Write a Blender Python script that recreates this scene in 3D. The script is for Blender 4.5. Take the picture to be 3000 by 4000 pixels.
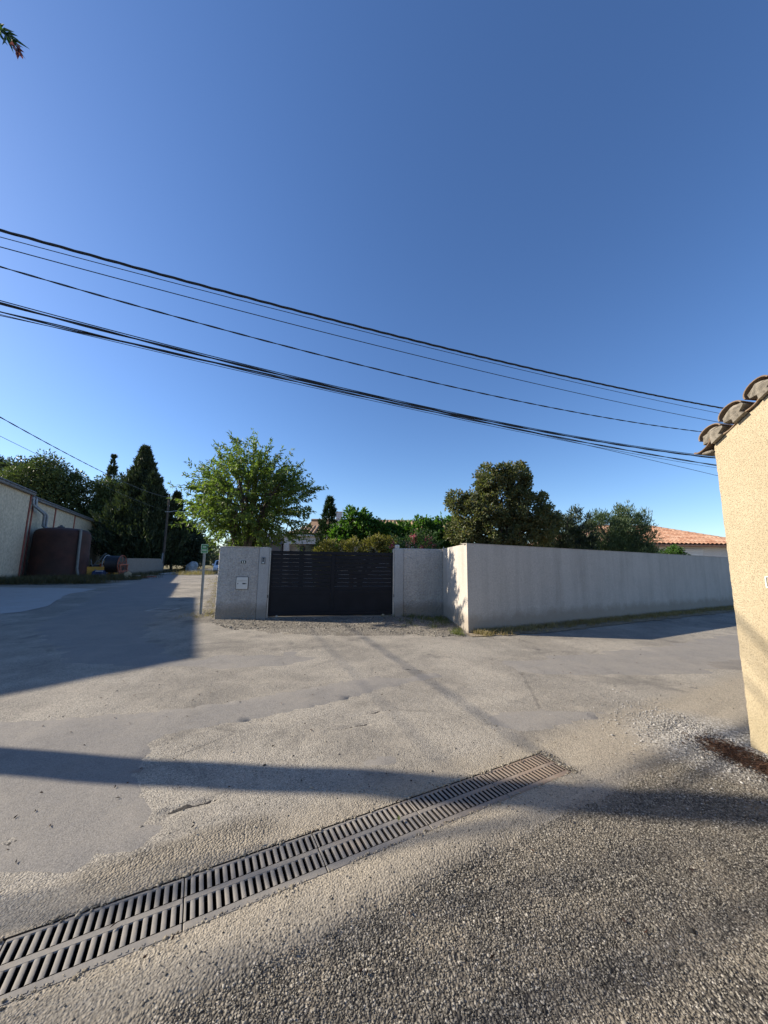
import bpy, math, random
import numpy as np
from mathutils import Vector, Matrix

# ------------------------------------------------------------------ camera, sky, sun, exposure
for o in list(bpy.data.objects):
    bpy.data.objects.remove(o)
scene = bpy.context.scene
COL = scene.collection
R_ = math.radians
rng = np.random.default_rng(11)
random.seed(5)

cam_d = bpy.data.cameras.new('camera')
cam = bpy.data.objects.new('camera', cam_d)
COL.objects.link(cam)
cam_d.sensor_fit = 'AUTO'
cam_d.sensor_width = 36.0
cam_d.lens = 36.0 * 1370.0 / 4000.0
cam_d.clip_start = 0.05
cam_d.clip_end = 5000
PITCH = math.atan(195.0 / 1370.0)
ROLL = R_(0.76)
fwd = Vector((0, math.cos(PITCH), math.sin(PITCH)))
up0 = Vector((0, -math.sin(PITCH), math.cos(PITCH)))
rt0 = Vector((1, 0, 0))
rt = rt0 * math.cos(ROLL) + up0 * math.sin(ROLL)
up = -rt0 * math.sin(ROLL) + up0 * math.cos(ROLL)
M = Matrix((rt, up, -fwd)).transposed().to_4x4()
M.translation = Vector((0, 0, 1.6))
cam.matrix_world = M
scene.camera = cam

SUN_EL = R_(28.0)
SUN_TO = Vector((-0.9945, 0.1045, 0)).normalized() * math.cos(SUN_EL) + Vector((0, 0, math.sin(SUN_EL)))
world = bpy.data.worlds.new('World')
scene.world = world
world.use_nodes = True
wn = world.node_tree
bg = wn.nodes['Background']
sky = wn.nodes.new('ShaderNodeTexSky')
sky.sky_type = 'NISHITA'
sky.sun_disc = False
sky.sun_elevation = SUN_EL
sky.sun_rotation = math.atan2(SUN_TO.x, SUN_TO.y)
sky.altitude = 60
sky.air_density = 1.0
sky.dust_density = 0.4
sky.ozone_density = 4.5
hs = wn.nodes.new('ShaderNodeHueSaturation')
hs.inputs['Saturation'].default_value = 1.1
hs.inputs['Hue'].default_value = 0.506
wn.links.new(sky.outputs[0], hs.inputs['Color'])
wn.links.new(hs.outputs[0], bg.inputs[0])
bg.inputs[1].default_value = 0.108

sun_d = bpy.data.lights.new('sun', 'SUN')
sun_d.energy = 5.0
sun_d.angle = R_(0.53)
sun_d.color = (1.0, 0.895, 0.74)
sun = bpy.data.objects.new('sun', sun_d)
COL.objects.link(sun)
sun.rotation_euler = SUN_TO.to_track_quat('Z', 'Y').to_euler()
sun.location = (-30, 5, 30)

scene.view_settings.view_transform = 'Standard'
scene.view_settings.look = 'None'
scene.view_settings.gamma = 1.0
scene.view_settings.use_curve_mapping = False
scene.view_settings.exposure = 0.8

# ------------------------------------------------------------------ helpers
ORG = {}


class MB:
    """collects shapes in world coordinates and links them as one mesh object"""

    def __init__(self):
        self.v, self.f = [], []

    def add(self, vs, fs):
        n = len(self.v)
        self.v += [tuple(p) for p in vs]
        self.f += [tuple(i + n for i in q) for q in fs]
        return self

    def box(self, c, s, X=(1, 0, 0), Y=None, Z=(0, 0, 1), bev=0.0):
        X = Vector(X).normalized()
        Z = Vector(Z).normalized()
        Y = Vector(Y).normalized() if Y else Z.cross(X).normalized()
        c = Vector(c)
        h = [k / 2 for k in s]
        if bev <= 0:
            vs = [c + X * (sx * h[0]) + Y * (sy * h[1]) + Z * (sz * h[2]) for sx, sy, sz in
                  ((-1, -1, -1), (1, -1, -1), (1, 1, -1), (-1, 1, -1), (-1, -1, 1), (1, -1, 1), (1, 1, 1), (-1, 1, 1))]
            return self.add(vs, [(0, 3, 2, 1), (4, 5, 6, 7), (0, 1, 5, 4), (1, 2, 6, 5), (2, 3, 7, 6), (3, 0, 4, 7)])
        b = min(bev, min(h) * 0.95)
        vs, fs, idx = [], [], {}
        for sx in (-1, 1):
            for sy in (-1, 1):
                for sz in (-1, 1):
                    for a in range(3):
                        k = [h[0] - b, h[1] - b, h[2] - b]
                        k[a] = h[a]
                        idx[(sx, sy, sz, a)] = len(vs)
                        vs.append(c + X * (sx * k[0]) + Y * (sy * k[1]) + Z * (sz * k[2]))
        I = lambda s, a: idx[(s[0], s[1], s[2], a)]
        for a in range(3):
            o1, o2 = (a + 1) % 3, (a + 2) % 3
            for sg in (-1, 1):
                q = []
                for s1, s2 in ((-1, -1), (1, -1), (1, 1), (-1, 1)):
                    s = [0, 0, 0]
                    s[a], s[o1], s[o2] = sg, s1, s2
                    q.append(I(s, a))
                fs.append(tuple(q if sg > 0 else q[::-1]))
            for s1 in (-1, 1):
                for s2 in (-1, 1):
                    sa, sb = [0, 0, 0], [0, 0, 0]
                    sa[a], sb[a] = -1, 1
                    for s in (sa, sb):
                        s[o1], s[o2] = s1, s2
                    fs.append((I(sa, o1), I(sb, o1), I(sb, o2), I(sa, o2)))
        for sx in (-1, 1):
            for sy in (-1, 1):
                for sz in (-1, 1):
                    fs.append(tuple(I((sx, sy, sz), a) for a in range(3)))
        return self.add(vs, fs)

    def tube(self, pts, rad, n=8, cap=True):
        pts = [Vector(p) for p in pts]
        if not hasattr(rad, '__len__'):
            rad = [rad] * len(pts)
        vs, fs = [], []
        ref = None
        for i, p in enumerate(pts):
            d = (pts[min(i + 1, len(pts) - 1)] - pts[max(i - 1, 0)]).normalized()
            if ref is None:
                ref = Vector((0, 0, 1)) if abs(d.z) < 0.9 else Vector((1, 0, 0))
                ref = (ref - d * ref.dot(d)).normalized()
            else:
                ref = (ref - d * ref.dot(d)).normalized()
            b = d.cross(ref)
            for k in range(n):
                a = 2 * math.pi * k / n
                vs.append(p + (ref * math.cos(a) + b * math.sin(a)) * rad[i])
        for i in range(len(pts) - 1):
            for k in range(n):
                fs.append((i * n + k, i * n + (k + 1) % n, (i + 1) * n + (k + 1) % n, (i + 1) * n + k))
        if cap:
            fs.append(tuple(range(n))[::-1])
            fs.append(tuple(range((len(pts) - 1) * n, len(pts) * n)))
        return self.add(vs, fs)

    def lathe(self, c, prof, n=32, X=(1, 0, 0), Z=(0, 0, 1)):
        c, Z = Vector(c), Vector(Z).normalized()
        X = (Vector(X) - Z * Vector(X).dot(Z)).normalized()
        Yv = Z.cross(X)
        vs, fs = [], []
        for r, z in prof:
            for k in range(n):
                a = 2 * math.pi * k / n
                vs.append(c + Z * z + (X * math.cos(a) + Yv * math.sin(a)) * r)
        for i in range(len(prof) - 1):
            for k in range(n):
                fs.append((i * n + k, i * n + (k + 1) % n, (i + 1) * n + (k + 1) % n, (i + 1) * n + k))
        fs.append(tuple(range(n))[::-1])
        fs.append(tuple(range((len(prof) - 1) * n, len(prof) * n)))
        return self.add(vs, fs)

    def prism(self, poly, z0, z1):
        """vertical prism from a plan polygon; z0 and z1 may be lists"""
        n = len(poly)
        a = z0 if hasattr(z0, '__len__') else [z0] * n
        b = z1 if hasattr(z1, '__len__') else [z1] * n
        vs = [(p[0], p[1], a[i]) for i, p in enumerate(poly)] + [(p[0], p[1], b[i]) for i, p in enumerate(poly)]
        fs = [tuple(range(n))[::-1], tuple(range(n, 2 * n))]
        for i in range(n):
            j = (i + 1) % n
            fs.append((i, j, n + j, n + i))
        return self.add(vs, fs)

    def extrude(self, poly3, vec):
        n = len(poly3)
        v = Vector(vec)
        vs = [Vector(p) for p in poly3] + [Vector(p) + v for p in poly3]
        fs = [tuple(range(n))[::-1], tuple(range(n, 2 * n))]
        for i in range(n):
            j = (i + 1) % n
            fs.append((i, j, n + j, n + i))
        return self.add(vs, fs)

    def build(self, name, mat, parent=None, smooth=False, origin=None):
        me = bpy.data.meshes.new(name)
        o = Vector(ORG[parent.name]) if parent else Vector(origin or (0, 0, 0))
        me.from_pydata([(p[0] - o.x, p[1] - o.y, p[2] - o.z) for p in self.v], [], self.f)
        me.update()
        return finish(name, me, mat, parent, smooth, o)


def finish(name, me, mat, parent, smooth, o):
    import bmesh
    if len(me.polygons) < 20000:
        bm = bmesh.new()
        bm.from_mesh(me)
        bmesh.ops.recalc_face_normals(bm, faces=bm.faces)
        bm.to_mesh(me)
        bm.free()
    if smooth:
        me.polygons.foreach_set('use_smooth', [True] * len(me.polygons))
        if smooth == 'auto':
            me.set_sharp_from_angle(angle=R_(35))
    me.materials.append(mat)
    ob = bpy.data.objects.new(name, me)
    COL.objects.link(ob)
    if parent:
        ob.parent = parent
    else:
        ob.location = o
    ORG[ob.name] = tuple(o)
    return ob


def thing(name, loc, label, cat, group=None):
    o = bpy.data.objects.new(name, None)
    o.empty_display_size = 0.2
    COL.objects.link(o)
    o.location = loc
    ORG[o.name] = tuple(loc)
    return tag(o, label, cat, group)


def tag(o, label=None, cat=None, group=None, kind=None):
    if label: o['label'] = label
    if cat: o['category'] = cat
    if group: o['group'] = group
    if kind: o['kind'] = kind
    return o


def arr_mesh(name, V, Fq, mat, parent=None, origin=(0, 0, 0), smooth=False):
    """V (N,3) float array, Fq (M,k) int array"""
    me = bpy.data.meshes.new(name)
    o = np.array(ORG[parent.name] if parent else origin, dtype=np.float32)
    V = np.asarray(V, dtype=np.float32) - o
    me.vertices.add(len(V))
    me.vertices.foreach_set('co', V.ravel())
    k = Fq.shape[1]
    me.loops.add(Fq.size)
    me.loops.foreach_set('vertex_index', Fq.astype(np.int32).ravel())
    me.polygons.add(len(Fq))
    me.polygons.foreach_set('loop_start', np.arange(0, Fq.size, k, dtype=np.int32))
    me.update(calc_edges=True)
    if smooth:
        me.polygons.foreach_set('use_smooth', np.ones(len(Fq), dtype=bool))
    me.materials.append(mat)
    ob = bpy.data.objects.new(name, me)
    COL.objects.link(ob)
    if parent:
        ob.parent = parent
    else:
        ob.location = tuple(float(k) for k in o)
    ORG[ob.name] = tuple(float(k) for k in o)
    return ob


# ------------------------------------------------------------------ materials
class NT:
    def __init__(self, name):
        self.m = bpy.data.materials.new(name)
        self.m.use_nodes = True
        self.t = self.m.node_tree
        self.N, self.L = self.t.nodes, self.t.links
        self.b = self.N['Principled BSDF']
        self.out = self.N['Material Output']
        self.tc = self.N.new('ShaderNodeTexCoord')
        self.co = self.tc.outputs['Object']

    def val(self, sock, v):
        if hasattr(v, 'is_output') or isinstance(v, bpy.types.NodeSocket):
            self.L.new(v, sock)
        elif v is not None:
            sock.default_value = v

    def mapping(self, loc=(0, 0, 0), rot=(0, 0, 0), sc=(1, 1, 1), co=None):
        n = self.N.new('ShaderNodeMapping')
        self.L.new(co or self.co, n.inputs[0])
        n.inputs[1].default_value, n.inputs[2].default_value, n.inputs[3].default_value = loc, rot, sc
        return n.outputs[0]

    def noise(self, s, d=4, r=0.55, co=None, dist=0):
        n = self.N.new('ShaderNodeTexNoise')
        self.L.new(co or self.co, n.inputs['Vector'])
        n.inputs['Scale'].default_value = s
        n.inputs['Detail'].default_value = d
        n.inputs['Roughness'].default_value = r
        n.inputs['Distortion'].default_value = dist
        return n.outputs['Fac']

    def vor(self, s, feat='F1', co=None, out='Distance', rand=1.0):
        n = self.N.new('ShaderNodeTexVoronoi')
        n.feature = feat
        self.L.new(co or self.co, n.inputs['Vector'])
        n.inputs['Scale'].default_value = s
        n.inputs['Randomness'].default_value = rand
        return n.outputs[out]

    def ramp(self, fac, stops, interp='LINEAR'):
        n = self.N.new('ShaderNodeValToRGB')
        n.color_ramp.interpolation = interp
        e = n.color_ramp.elements
        while len(e) < len(stops):
            e.new(0.5)
        for i, (p, c) in enumerate(stops):
            e[i].position = p
            c = (c, c, c) if not hasattr(c, '__len__') else c
            e[i].color = (c[0], c[1], c[2], 1)
        self.val(n.inputs[0], fac)
        return n.outputs[0]

    def mix(self, fac, a, b, mode='MIX'):
        n = self.N.new('ShaderNodeMix')
        n.data_type = 'RGBA'
        n.blend_type = mode
        f = lambda c: (c[0], c[1], c[2], 1) if isinstance(c, (tuple, list)) else c
        self.val(n.inputs['Factor'], fac)
        self.val(n.inputs['A'], f(a)) if False else None
        ins = [i for i in n.inputs if i.type == 'RGBA']
        self.val(ins[0], f(a))
        self.val(ins[1], f(b))
        return [o for o in n.outputs if o.type == 'RGBA'][0]

    def math(self, op, a, b=None, c=None, clamp=False):
        n = self.N.new('ShaderNodeMath')
        n.operation = op
        n.use_clamp = clamp
        self.val(n.inputs[0], a)
        self.val(n.inputs[1], b)
        self.val(n.inputs[2], c)
        return n.outputs[0]

    def sep(self, co=None):
        n = self.N.new('ShaderNodeSeparateXYZ')
        self.L.new(co or self.co, n.inputs[0])
        return n.outputs

    def island(self):
        n = self.N.new('ShaderNodeNewGeometry')
        return n.outputs['Random Per Island']

    def objrand(self):
        n = self.N.new('ShaderNodeObjectInfo')
        return n.outputs['Random']

    def bump(self, h, strength=0.5, dist=0.01, prev=None):
        n = self.N.new('ShaderNodeBump')
        n.inputs['Strength'].default_value = strength
        n.inputs['Distance'].default_value = dist
        self.L.new(h, n.inputs['Height'])
        if prev: self.L.new(prev, n.inputs['Normal'])
        return n.outputs[0]

    def done(self, col, rough=0.8, normal=None, metal=0.0, spec=None):
        self.val(self.b.inputs['Base Color'], (*col, 1) if isinstance(col, (tuple, list)) and len(col) == 3 else col)
        self.val(self.b.inputs['Roughness'], rough)
        self.b.inputs['Metallic'].default_value = metal
        if spec is not None: self.b.inputs['Specular IOR Level'].default_value = spec
        if normal: self.L.new(normal, self.b.inputs['Normal'])
        return self.m


def plain(name, c, rough=0.6, var=0.12, sc=8.0, bump=0.15, metal=0.0, dirt=None):
    n = NT(name)
    a = n.noise(sc, 5)
    lo = tuple(k * (1 - var * 2) for k in c)
    hi = tuple(min(1, k * (1 + var)) for k in c)
    col = n.ramp(a, [(0.3, lo), (0.7, hi)])
    if dirt:
        col = n.mix(n.ramp(n.noise(sc * 0.35, 6, 0.65), [(0.48, 0), (0.68, 0.8)]), col, dirt)
    return n.done(col, rough, n.bump(n.noise(sc * 12, 3), bump, 0.004), metal)


def leafmat(name, cols, trans=0.35, rough=0.5):
    n = NT(name)
    st = [(i / max(1, len(cols) - 1), c) for i, c in enumerate(cols)]
    col = n.ramp(n.island(), st)
    big = n.noise(1.3, 3)
    col = n.mix(n.ramp(big, [(0.35, 0.0), (0.7, 0.35)]), col, tuple(k * 0.55 for k in cols[0]))
    n.done(col, rough, None, 0, 0.3)
    tr = n.N.new('ShaderNodeBsdfTranslucent')
    tc = n.mix(1.0, col, (1.3, 1.5, 0.6), 'MULTIPLY')
    n.L.new(tc, tr.inputs[0])
    ms = n.N.new('ShaderNodeMixShader')
    ms.inputs[0].default_value = trans
    n.L.new(n.b.outputs[0], ms.inputs[1])
    n.L.new(tr.outputs[0], ms.inputs[2])
    n.L.new(ms.outputs[0], n.out.inputs[0])
    return n.m


# drain frame: U along the drain, V across it (away from the viewer)
DU, DV = Vector((0.887, 0.462, 0)), Vector((-0.462, 0.887, 0))
D0 = Vector((0.03, 2.22, 0))
U0, V0 = D0.dot(DU), D0.dot(DV)


def road_mat():
    n = NT('weathered_asphalt')
    s = n.sep()
    v = n.math('ADD', n.math('ADD', n.math('MULTIPLY', s[0], -0.462), n.math('MULTIPLY', s[1], 0.887)), -V0)
    wob = n.noise(1.1, 4)
    vv = n.math('ADD', v, n.math('MULTIPLY', n.math('SUBTRACT', wob, 0.5), 0.55))
    # coarse chippings on the near side of the drain
    coarse = n.ramp(n.math('ADD', n.math('MULTIPLY', vv, 0.9), 0.62), [(0.30, 1), (0.52, 0.0)])
    u = n.math('ADD', n.math('ADD', n.math('MULTIPLY', s[0], 0.887), n.math('MULTIPLY', s[1], 0.462)), -U0)
    eu = n.math('MULTIPLY', n.math('ADD', u, 0.98), 1.75)
    ev = n.math('MULTIPLY', n.math('SUBTRACT', vv, 0.47), 4.6)
    el = n.math('ADD', n.math('MULTIPLY', eu, eu), n.math('MULTIPLY', ev, ev))
    coarse = n.math('MAXIMUM', coarse, n.ramp(el, [(0.45, 0.9), (1.0, 0.0)]))
    # sandy dust swept along both edges of the drain
    bandd = n.math('ABSOLUTE', n.math('SUBTRACT', v, 0.155))
    wob2 = n.noise(4.2, 5, 0.7)
    band = n.ramp(n.math('ADD', bandd, n.math('MULTIPLY', n.math('SUBTRACT', wob2, 0.5), 0.28)), [(0.20, 0.8), (0.46, 0.0)])
    # chips
    chipc = n.vor(85, 'F1', out='Color')
    chipd = n.vor(85, 'F1')
    chipl = n.N.new('ShaderNodeSeparateColor'); n.L.new(chipc, chipl.inputs[0])
    chip = n.ramp(chipl.outputs[0], [(0.0, (0.045, 0.041, 0.035)), (0.42, (0.115, 0.104, 0.086)), (0.72, (0.205, 0.186, 0.153)), (0.92, (0.29, 0.265, 0.22)), (1.0, (0.50, 0.465, 0.40))])
    chip = n.mix(n.ramp(chipd, [(0.42, 0), (0.72, 0.85)]), chip, (0.035, 0.033, 0.031))
    # worn dusty binder with fine grit
    fine = n.vor(150, 'F1', out='Color')
    fl = n.N.new('ShaderNodeSeparateColor'); n.L.new(fine, fl.inputs[0])
    grit = n.ramp(fl.outputs[0], [(0.0, (0.12, 0.109, 0.092)), (0.25, (0.262, 0.238, 0.198)), (0.75, (0.35, 0.317, 0.262)), (1.0, (0.46, 0.42, 0.347))])
    big = n.noise(0.55, 5, 0.6)
    grey = n.ramp(fl.outputs[0], [(0.0, (0.11, 0.10, 0.085)), (0.3, (0.205, 0.187, 0.157)), (1.0, (0.30, 0.273, 0.228))])
    mid = n.mix(n.ramp(big, [(0.42, 0), (0.58, 1)]), grit, grey)
    dust = n.noise(2.3, 6, 0.68)
    mid = n.mix(n.ramp(dust, [(0.5, 0), (0.72, 0.45)]), mid, (0.40, 0.355, 0.285))
    mid = n.mix(n.ramp(n.noise(0.9, 6, 0.7, dist=0.6), [(0.54, 0), (0.66, 0.62)]), mid, (0.12, 0.112, 0.10))
    # dust gathered among the chips near the drain
    near = n.ramp(n.noise(3.2, 6, 0.7), [(0.44, 0), (0.66, 0.55)])
    chip2 = n.mix(near, chip, (0.32, 0.275, 0.21))
    col = n.mix(coarse, mid, chip2)
    sand = n.ramp(fl.outputs[1], [(0, (0.17, 0.145, 0.11)), (0.4, (0.30, 0.26, 0.195)), (1, (0.42, 0.365, 0.28))])
    col = n.mix(band, col, sand)
    # pale washed stones close to the yellow wall
    dx = n.math('SUBTRACT', s[0], 3.1)
    dy = n.math('SUBTRACT', s[1], 3.5)
    d2 = n.math('ADD', n.math('MULTIPLY', dx, dx), n.math('MULTIPLY', dy, dy))
    pale = n.ramp(n.math('ADD', d2, n.math('MULTIPLY', wob, 0.6)), [(0.35, 0.85), (0.9, 0.0)])
    palec = n.ramp(chipl.outputs[1], [(0, (0.07, 0.066, 0.06)), (0.35, (0.22, 0.21, 0.19)), (0.8, (0.42, 0.40, 0.36)), (1, (0.72, 0.70, 0.65))])
    col = n.mix(pale, col, palec)
    # oil and damp spots
    spot = n.vor(0.9, 'F1')
    col = n.mix(n.ramp(n.math('ADD', spot, n.math('MULTIPLY', dust, 0.12)), [(0.085, 0.7), (0.125, 0)]), col, (0.09, 0.085, 0.08))
    # cracks
    ck = n.vor(0.42, 'DISTANCE_TO_EDGE', co=None)
    ckn = n.math('ADD', ck, n.math('MULTIPLY', n.math('SUBTRACT', n.noise(6, 5, 0.7), 0.5), 0.06))
    ckm = n.math('MULTIPLY', n.ramp(ckn, [(0.0, 1), (0.012, 0)]), n.ramp(n.noise(0.7, 2), [(0.5, 0), (0.62, 0.3)]))
    ckm = n.math('MULTIPLY', ckm, n.math('SUBTRACT', 1.0, coarse))
    col = n.mix(ckm, col, (0.06, 0.056, 0.05))
    hc = n.math('MULTIPLY', n.math('SUBTRACT', 0.8, chipd), coarse)
    hp = n.math('MULTIPLY', n.math('SUBTRACT', 0.8, chipd), pale)
    hf = n.math('MULTIPLY', n.vor(120, 'SMOOTH_F1'), n.math('MULTIPLY', n.math('SUBTRACT', 1.0, coarse), -0.55))
    h = n.math('ADD', n.math('ADD', hc, hf), n.math('MULTIPLY', ckm, -0.8))
    h = n.math('ADD', h, n.math('MULTIPLY', hp, 0.6))
    b = n.bump(h, 0.9, 0.011)
    b = n.bump(n.noise(14, 5, 0.6), 0.35, 0.02, b)
    return n.done(col, 0.93, b, 0, 0.15)


def patch_mat(name, c, k=1.0):
    n = NT(name)
    f = n.vor(170, 'F1', out='Color')
    fl = n.N.new('ShaderNodeSeparateColor'); n.L.new(f, fl.inputs[0])
    col = n.ramp(fl.outputs[0], [(0, tuple(x * 0.72 for x in c)), (0.35, tuple(x * 0.93 for x in c)), (1, tuple(x * 1.18 for x in c))])
    col = n.mix(n.ramp(n.noise(1.3, 6, 0.65), [(0.42, 0), (0.75, 0.5)]), col, (0.32, 0.287, 0.235))
    col = n.mix(n.ramp(n.noise(2.2, 5, 0.7), [(0.55, 0), (0.75, 0.45)]), col, tuple(x * 0.6 for x in c))
    b = n.bump(n.vor(140, 'SMOOTH_F1'), 0.4, 0.005)
    b = n.bump(n.noise(9, 4), 0.25, 0.02, b)
    return n.done(col, 0.9, b, 0, 0.15)


def earth_mat(name, c1, c2, c3):
    n = NT(name)
    f = n.vor(45, 'F1', out='Color')
    fl = n.N.new('ShaderNodeSeparateColor'); n.L.new(f, fl.inputs[0])
    a = n.ramp(fl.outputs[0], [(0, c1), (0.5, c2), (1, c3)])
    a = n.mix(n.ramp(n.noise(1.7, 6, 0.7), [(0.4, 0), (0.7, 0.7)]), a, c1)
    b = n.bump(n.math('MULTIPLY', n.vor(45, 'F1'), -1), 0.8, 0.02)
    b = n.bump(n.noise(5, 5), 0.4, 0.05, b)
    return n.done(a, 0.95, b, 0, 0.1)


def render_mat(name, c, grain, strength, streak=0.5, dark=None, foot=None, dist=0.008, lo=0.66, hi=1.16):
    """cement or roughcast wall with run-off streaks and a stained foot"""
    n = NT(name)
    g = n.noise(grain, 4, 0.6)
    col = n.ramp(g, [(0.32, tuple(k * lo for k in c)), (0.68, tuple(min(1, k * hi) for k in c))])
    st = n.noise(2.2, 5, 0.65, n.mapping(sc=(1, 1, 0.10)))
    col = n.mix(n.ramp(st, [(0.42, 0), (0.72, streak)]), col, dark or tuple(k * 0.62 for k in c))
    st2 = n.noise(1.1, 4, 0.6)
    col = n.mix(n.ramp(st2, [(0.4, 0), (0.75, 0.35)]), col, tuple(min(1, k * 1.2) for k in c))
    if foot:
        z = n.sep()[2]
        ft = n.math('ADD', z, n.math('MULTIPLY', n.noise(2.5, 5, 0.7), -0.55))
        col = n.mix(n.ramp(ft, [(0.0, 0.75), (0.22, 0)]), col, foot)
    h = n.math('ADD', n.noise(grain * 0.9, 3, 0.55), n.math('MULTIPLY', n.vor(grain * 0.7, 'SMOOTH_F1'), 0.6))
    b = n.bump(h, strength, dist)
    return n.done(col, 0.92, b, 0, 0.15)


MAT = {}
MAT['road'] = road_mat()
MAT['patch'] = patch_mat('smooth_asphalt_patch', (0.225, 0.21, 0.188))
MAT['patch_dark'] = patch_mat('dark_asphalt_patch', (0.18, 0.165, 0.145))
MAT['concrete_pad'] = patch_mat('worn_concrete', (0.40, 0.385, 0.36))
MAT['gravel'] = earth_mat('gravel_apron_stone', (0.11, 0.10, 0.084), (0.225, 0.203, 0.168), (0.36, 0.327, 0.27))
MAT['earth'] = earth_mat('dry_earth', (0.16, 0.13, 0.09), (0.29, 0.235, 0.16), (0.38, 0.32, 0.23))
MAT['field'] = earth_mat('dry_field', (0.13, 0.115, 0.06), (0.22, 0.19, 0.10), (0.27, 0.23, 0.14))
MAT['roughcast'] = render_mat('grey_roughcast', (0.47, 0.448, 0.415), 26, 1.0, 0.6, (0.19, 0.19, 0.19), (0.2, 0.175, 0.14), 0.03)
MAT['smoothcast'] = render_mat('pale_cement_render', (0.50, 0.455, 0.40), 30, 0.6, 0.75, (0.33, 0.295, 0.255), (0.29, 0.25, 0.20), 0.006, 0.82, 1.1)
MAT['post'] = render_mat('precast_post', (0.42, 0.42, 0.41), 60, 0.3, 0.5, (0.27, 0.27, 0.26), (0.2, 0.18, 0.15), 0.004)
MAT['gate'] = plain('charcoal_gate_paint', (0.014, 0.015, 0.019), 0.6, 0.12, 3, 0.05)
MAT['steel'] = plain('galvanised_steel', (0.44, 0.44, 0.43), 0.45, 0.12, 20, 0.06, 0.6)
MAT['white'] = plain('white_enamel', (0.62, 0.61, 0.57), 0.45, 0.06, 6, 0.05)
MAT['black'] = plain('black_plastic', (0.02, 0.02, 0.022), 0.4, 0.1, 10, 0.05)
MAT['rubber'] = plain('black_cable_sheath', (0.012, 0.013, 0.016), 0.55, 0.1, 10, 0.03)
MAT['green'] = plain('sign_green', (0.06, 0.24, 0.085), 0.4, 0.08, 10, 0.03)
MAT['signwhite'] = plain('sign_white', (0.72, 0.76, 0.70), 0.4, 0.04, 10, 0.02)
MAT['glass'] = plain('dark_glass', (0.02, 0.025, 0.03), 0.08, 0.05, 3, 0.0)
MAT['yellow_stucco'] = None
MAT['housewhite'] = render_mat('white_house_render', (0.62, 0.61, 0.59), 25, 0.25, 0.25, (0.5, 0.49, 0.46), None, 0.004)
MAT['housegrey'] = plain('grey_garage_wall', (0.17, 0.16, 0.16), 0.9, 0.12, 2, 0.3)
MAT['slate'] = plain('grey_roof_tile', (0.14, 0.14, 0.155), 0.8, 0.2, 3, 0.3)
MAT['shutter'] = plain('white_shutter', (0.66, 0.66, 0.64), 0.5, 0.05, 3, 0.05)
MAT['shed'] = render_mat('grimy_shed_render', (0.60, 0.52, 0.385), 6, 0.5, 0.5, (0.40, 0.34, 0.26), (0.20, 0.18, 0.14), 0.012)
MAT['fibro'] = plain('fibre_cement', (0.19, 0.19, 0.19), 0.9, 0.2, 4, 0.4)
MAT['redpipe'] = plain('red_oxide_paint', (0.26, 0.075, 0.055), 0.6, 0.15, 4, 0.1)
MAT['zinc'] = plain('zinc_pipe', (0.24, 0.27, 0.31), 0.45, 0.15, 6, 0.1, 0.4)
MAT['tank'] = plain('oxblood_tank', (0.058, 0.021, 0.014), 0.8, 0.25, 1.2, 0.2, 0, (0.035, 0.024, 0.018))
MAT['hose'] = plain('grey_hose', (0.17, 0.18, 0.17), 0.6, 0.1, 5, 0.1)
MAT['yellow'] = plain('yellow_plastic', (0.50, 0.27, 0.03), 0.5, 0.12, 2, 0.1, 0, (0.3, 0.19, 0.05))
MAT['redframe'] = plain('faded_red_paint', (0.34, 0.08, 0.04), 0.6, 0.2, 5, 0.1, 0, (0.16, 0.07, 0.04))
MAT['blackhose'] = plain('black_polyethylene', (0.018, 0.018, 0.02), 0.5, 0.1, 5, 0.1)
MAT['wood'] = plain('weathered_timber', (0.30, 0.24, 0.17), 0.85, 0.2, 6, 0.3)
MAT['concrete'] = render_mat('rough_concrete', (0.23, 0.21, 0.185), 12, 0.6, 0.5, (0.2, 0.19, 0.17), (0.17, 0.15, 0.12), 0.01)
MAT['polewood'] = plain('treated_pole', (0.075, 0.058, 0.045), 0.85, 0.2, 3, 0.3)
MAT['rock'] = plain('pale_rock', (0.50, 0.48, 0.44), 0.9, 0.18, 4, 0.6)
MAT['bark'] = plain('bark', (0.085, 0.068, 0.052), 0.95, 0.25, 14, 0.8)
MAT['barkpale'] = plain('pale_bark', (0.20, 0.165, 0.12), 0.95, 0.25, 14, 0.8)
MAT['vanwhite'] = plain('white_car_paint', (0.72, 0.72, 0.72), 0.3, 0.03, 3, 0.0)
MAT['chrome'] = plain('lamp_glass', (0.6, 0.62, 0.65), 0.15, 0.03, 3, 0.0)
MAT['litter'] = leafmat('fallen_needles', [(0.025, 0.013, 0.009), (0.05, 0.024, 0.014), (0.09, 0.045, 0.025)], 0.05, 0.8)
MAT['mortar'] = plain('lime_mortar', (0.25, 0.22, 0.175), 0.95, 0.25, 30, 0.9)
MAT['trench'] = plain('drain_mud', (0.035, 0.03, 0.026), 0.95, 0.2, 12, 0.5)


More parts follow.
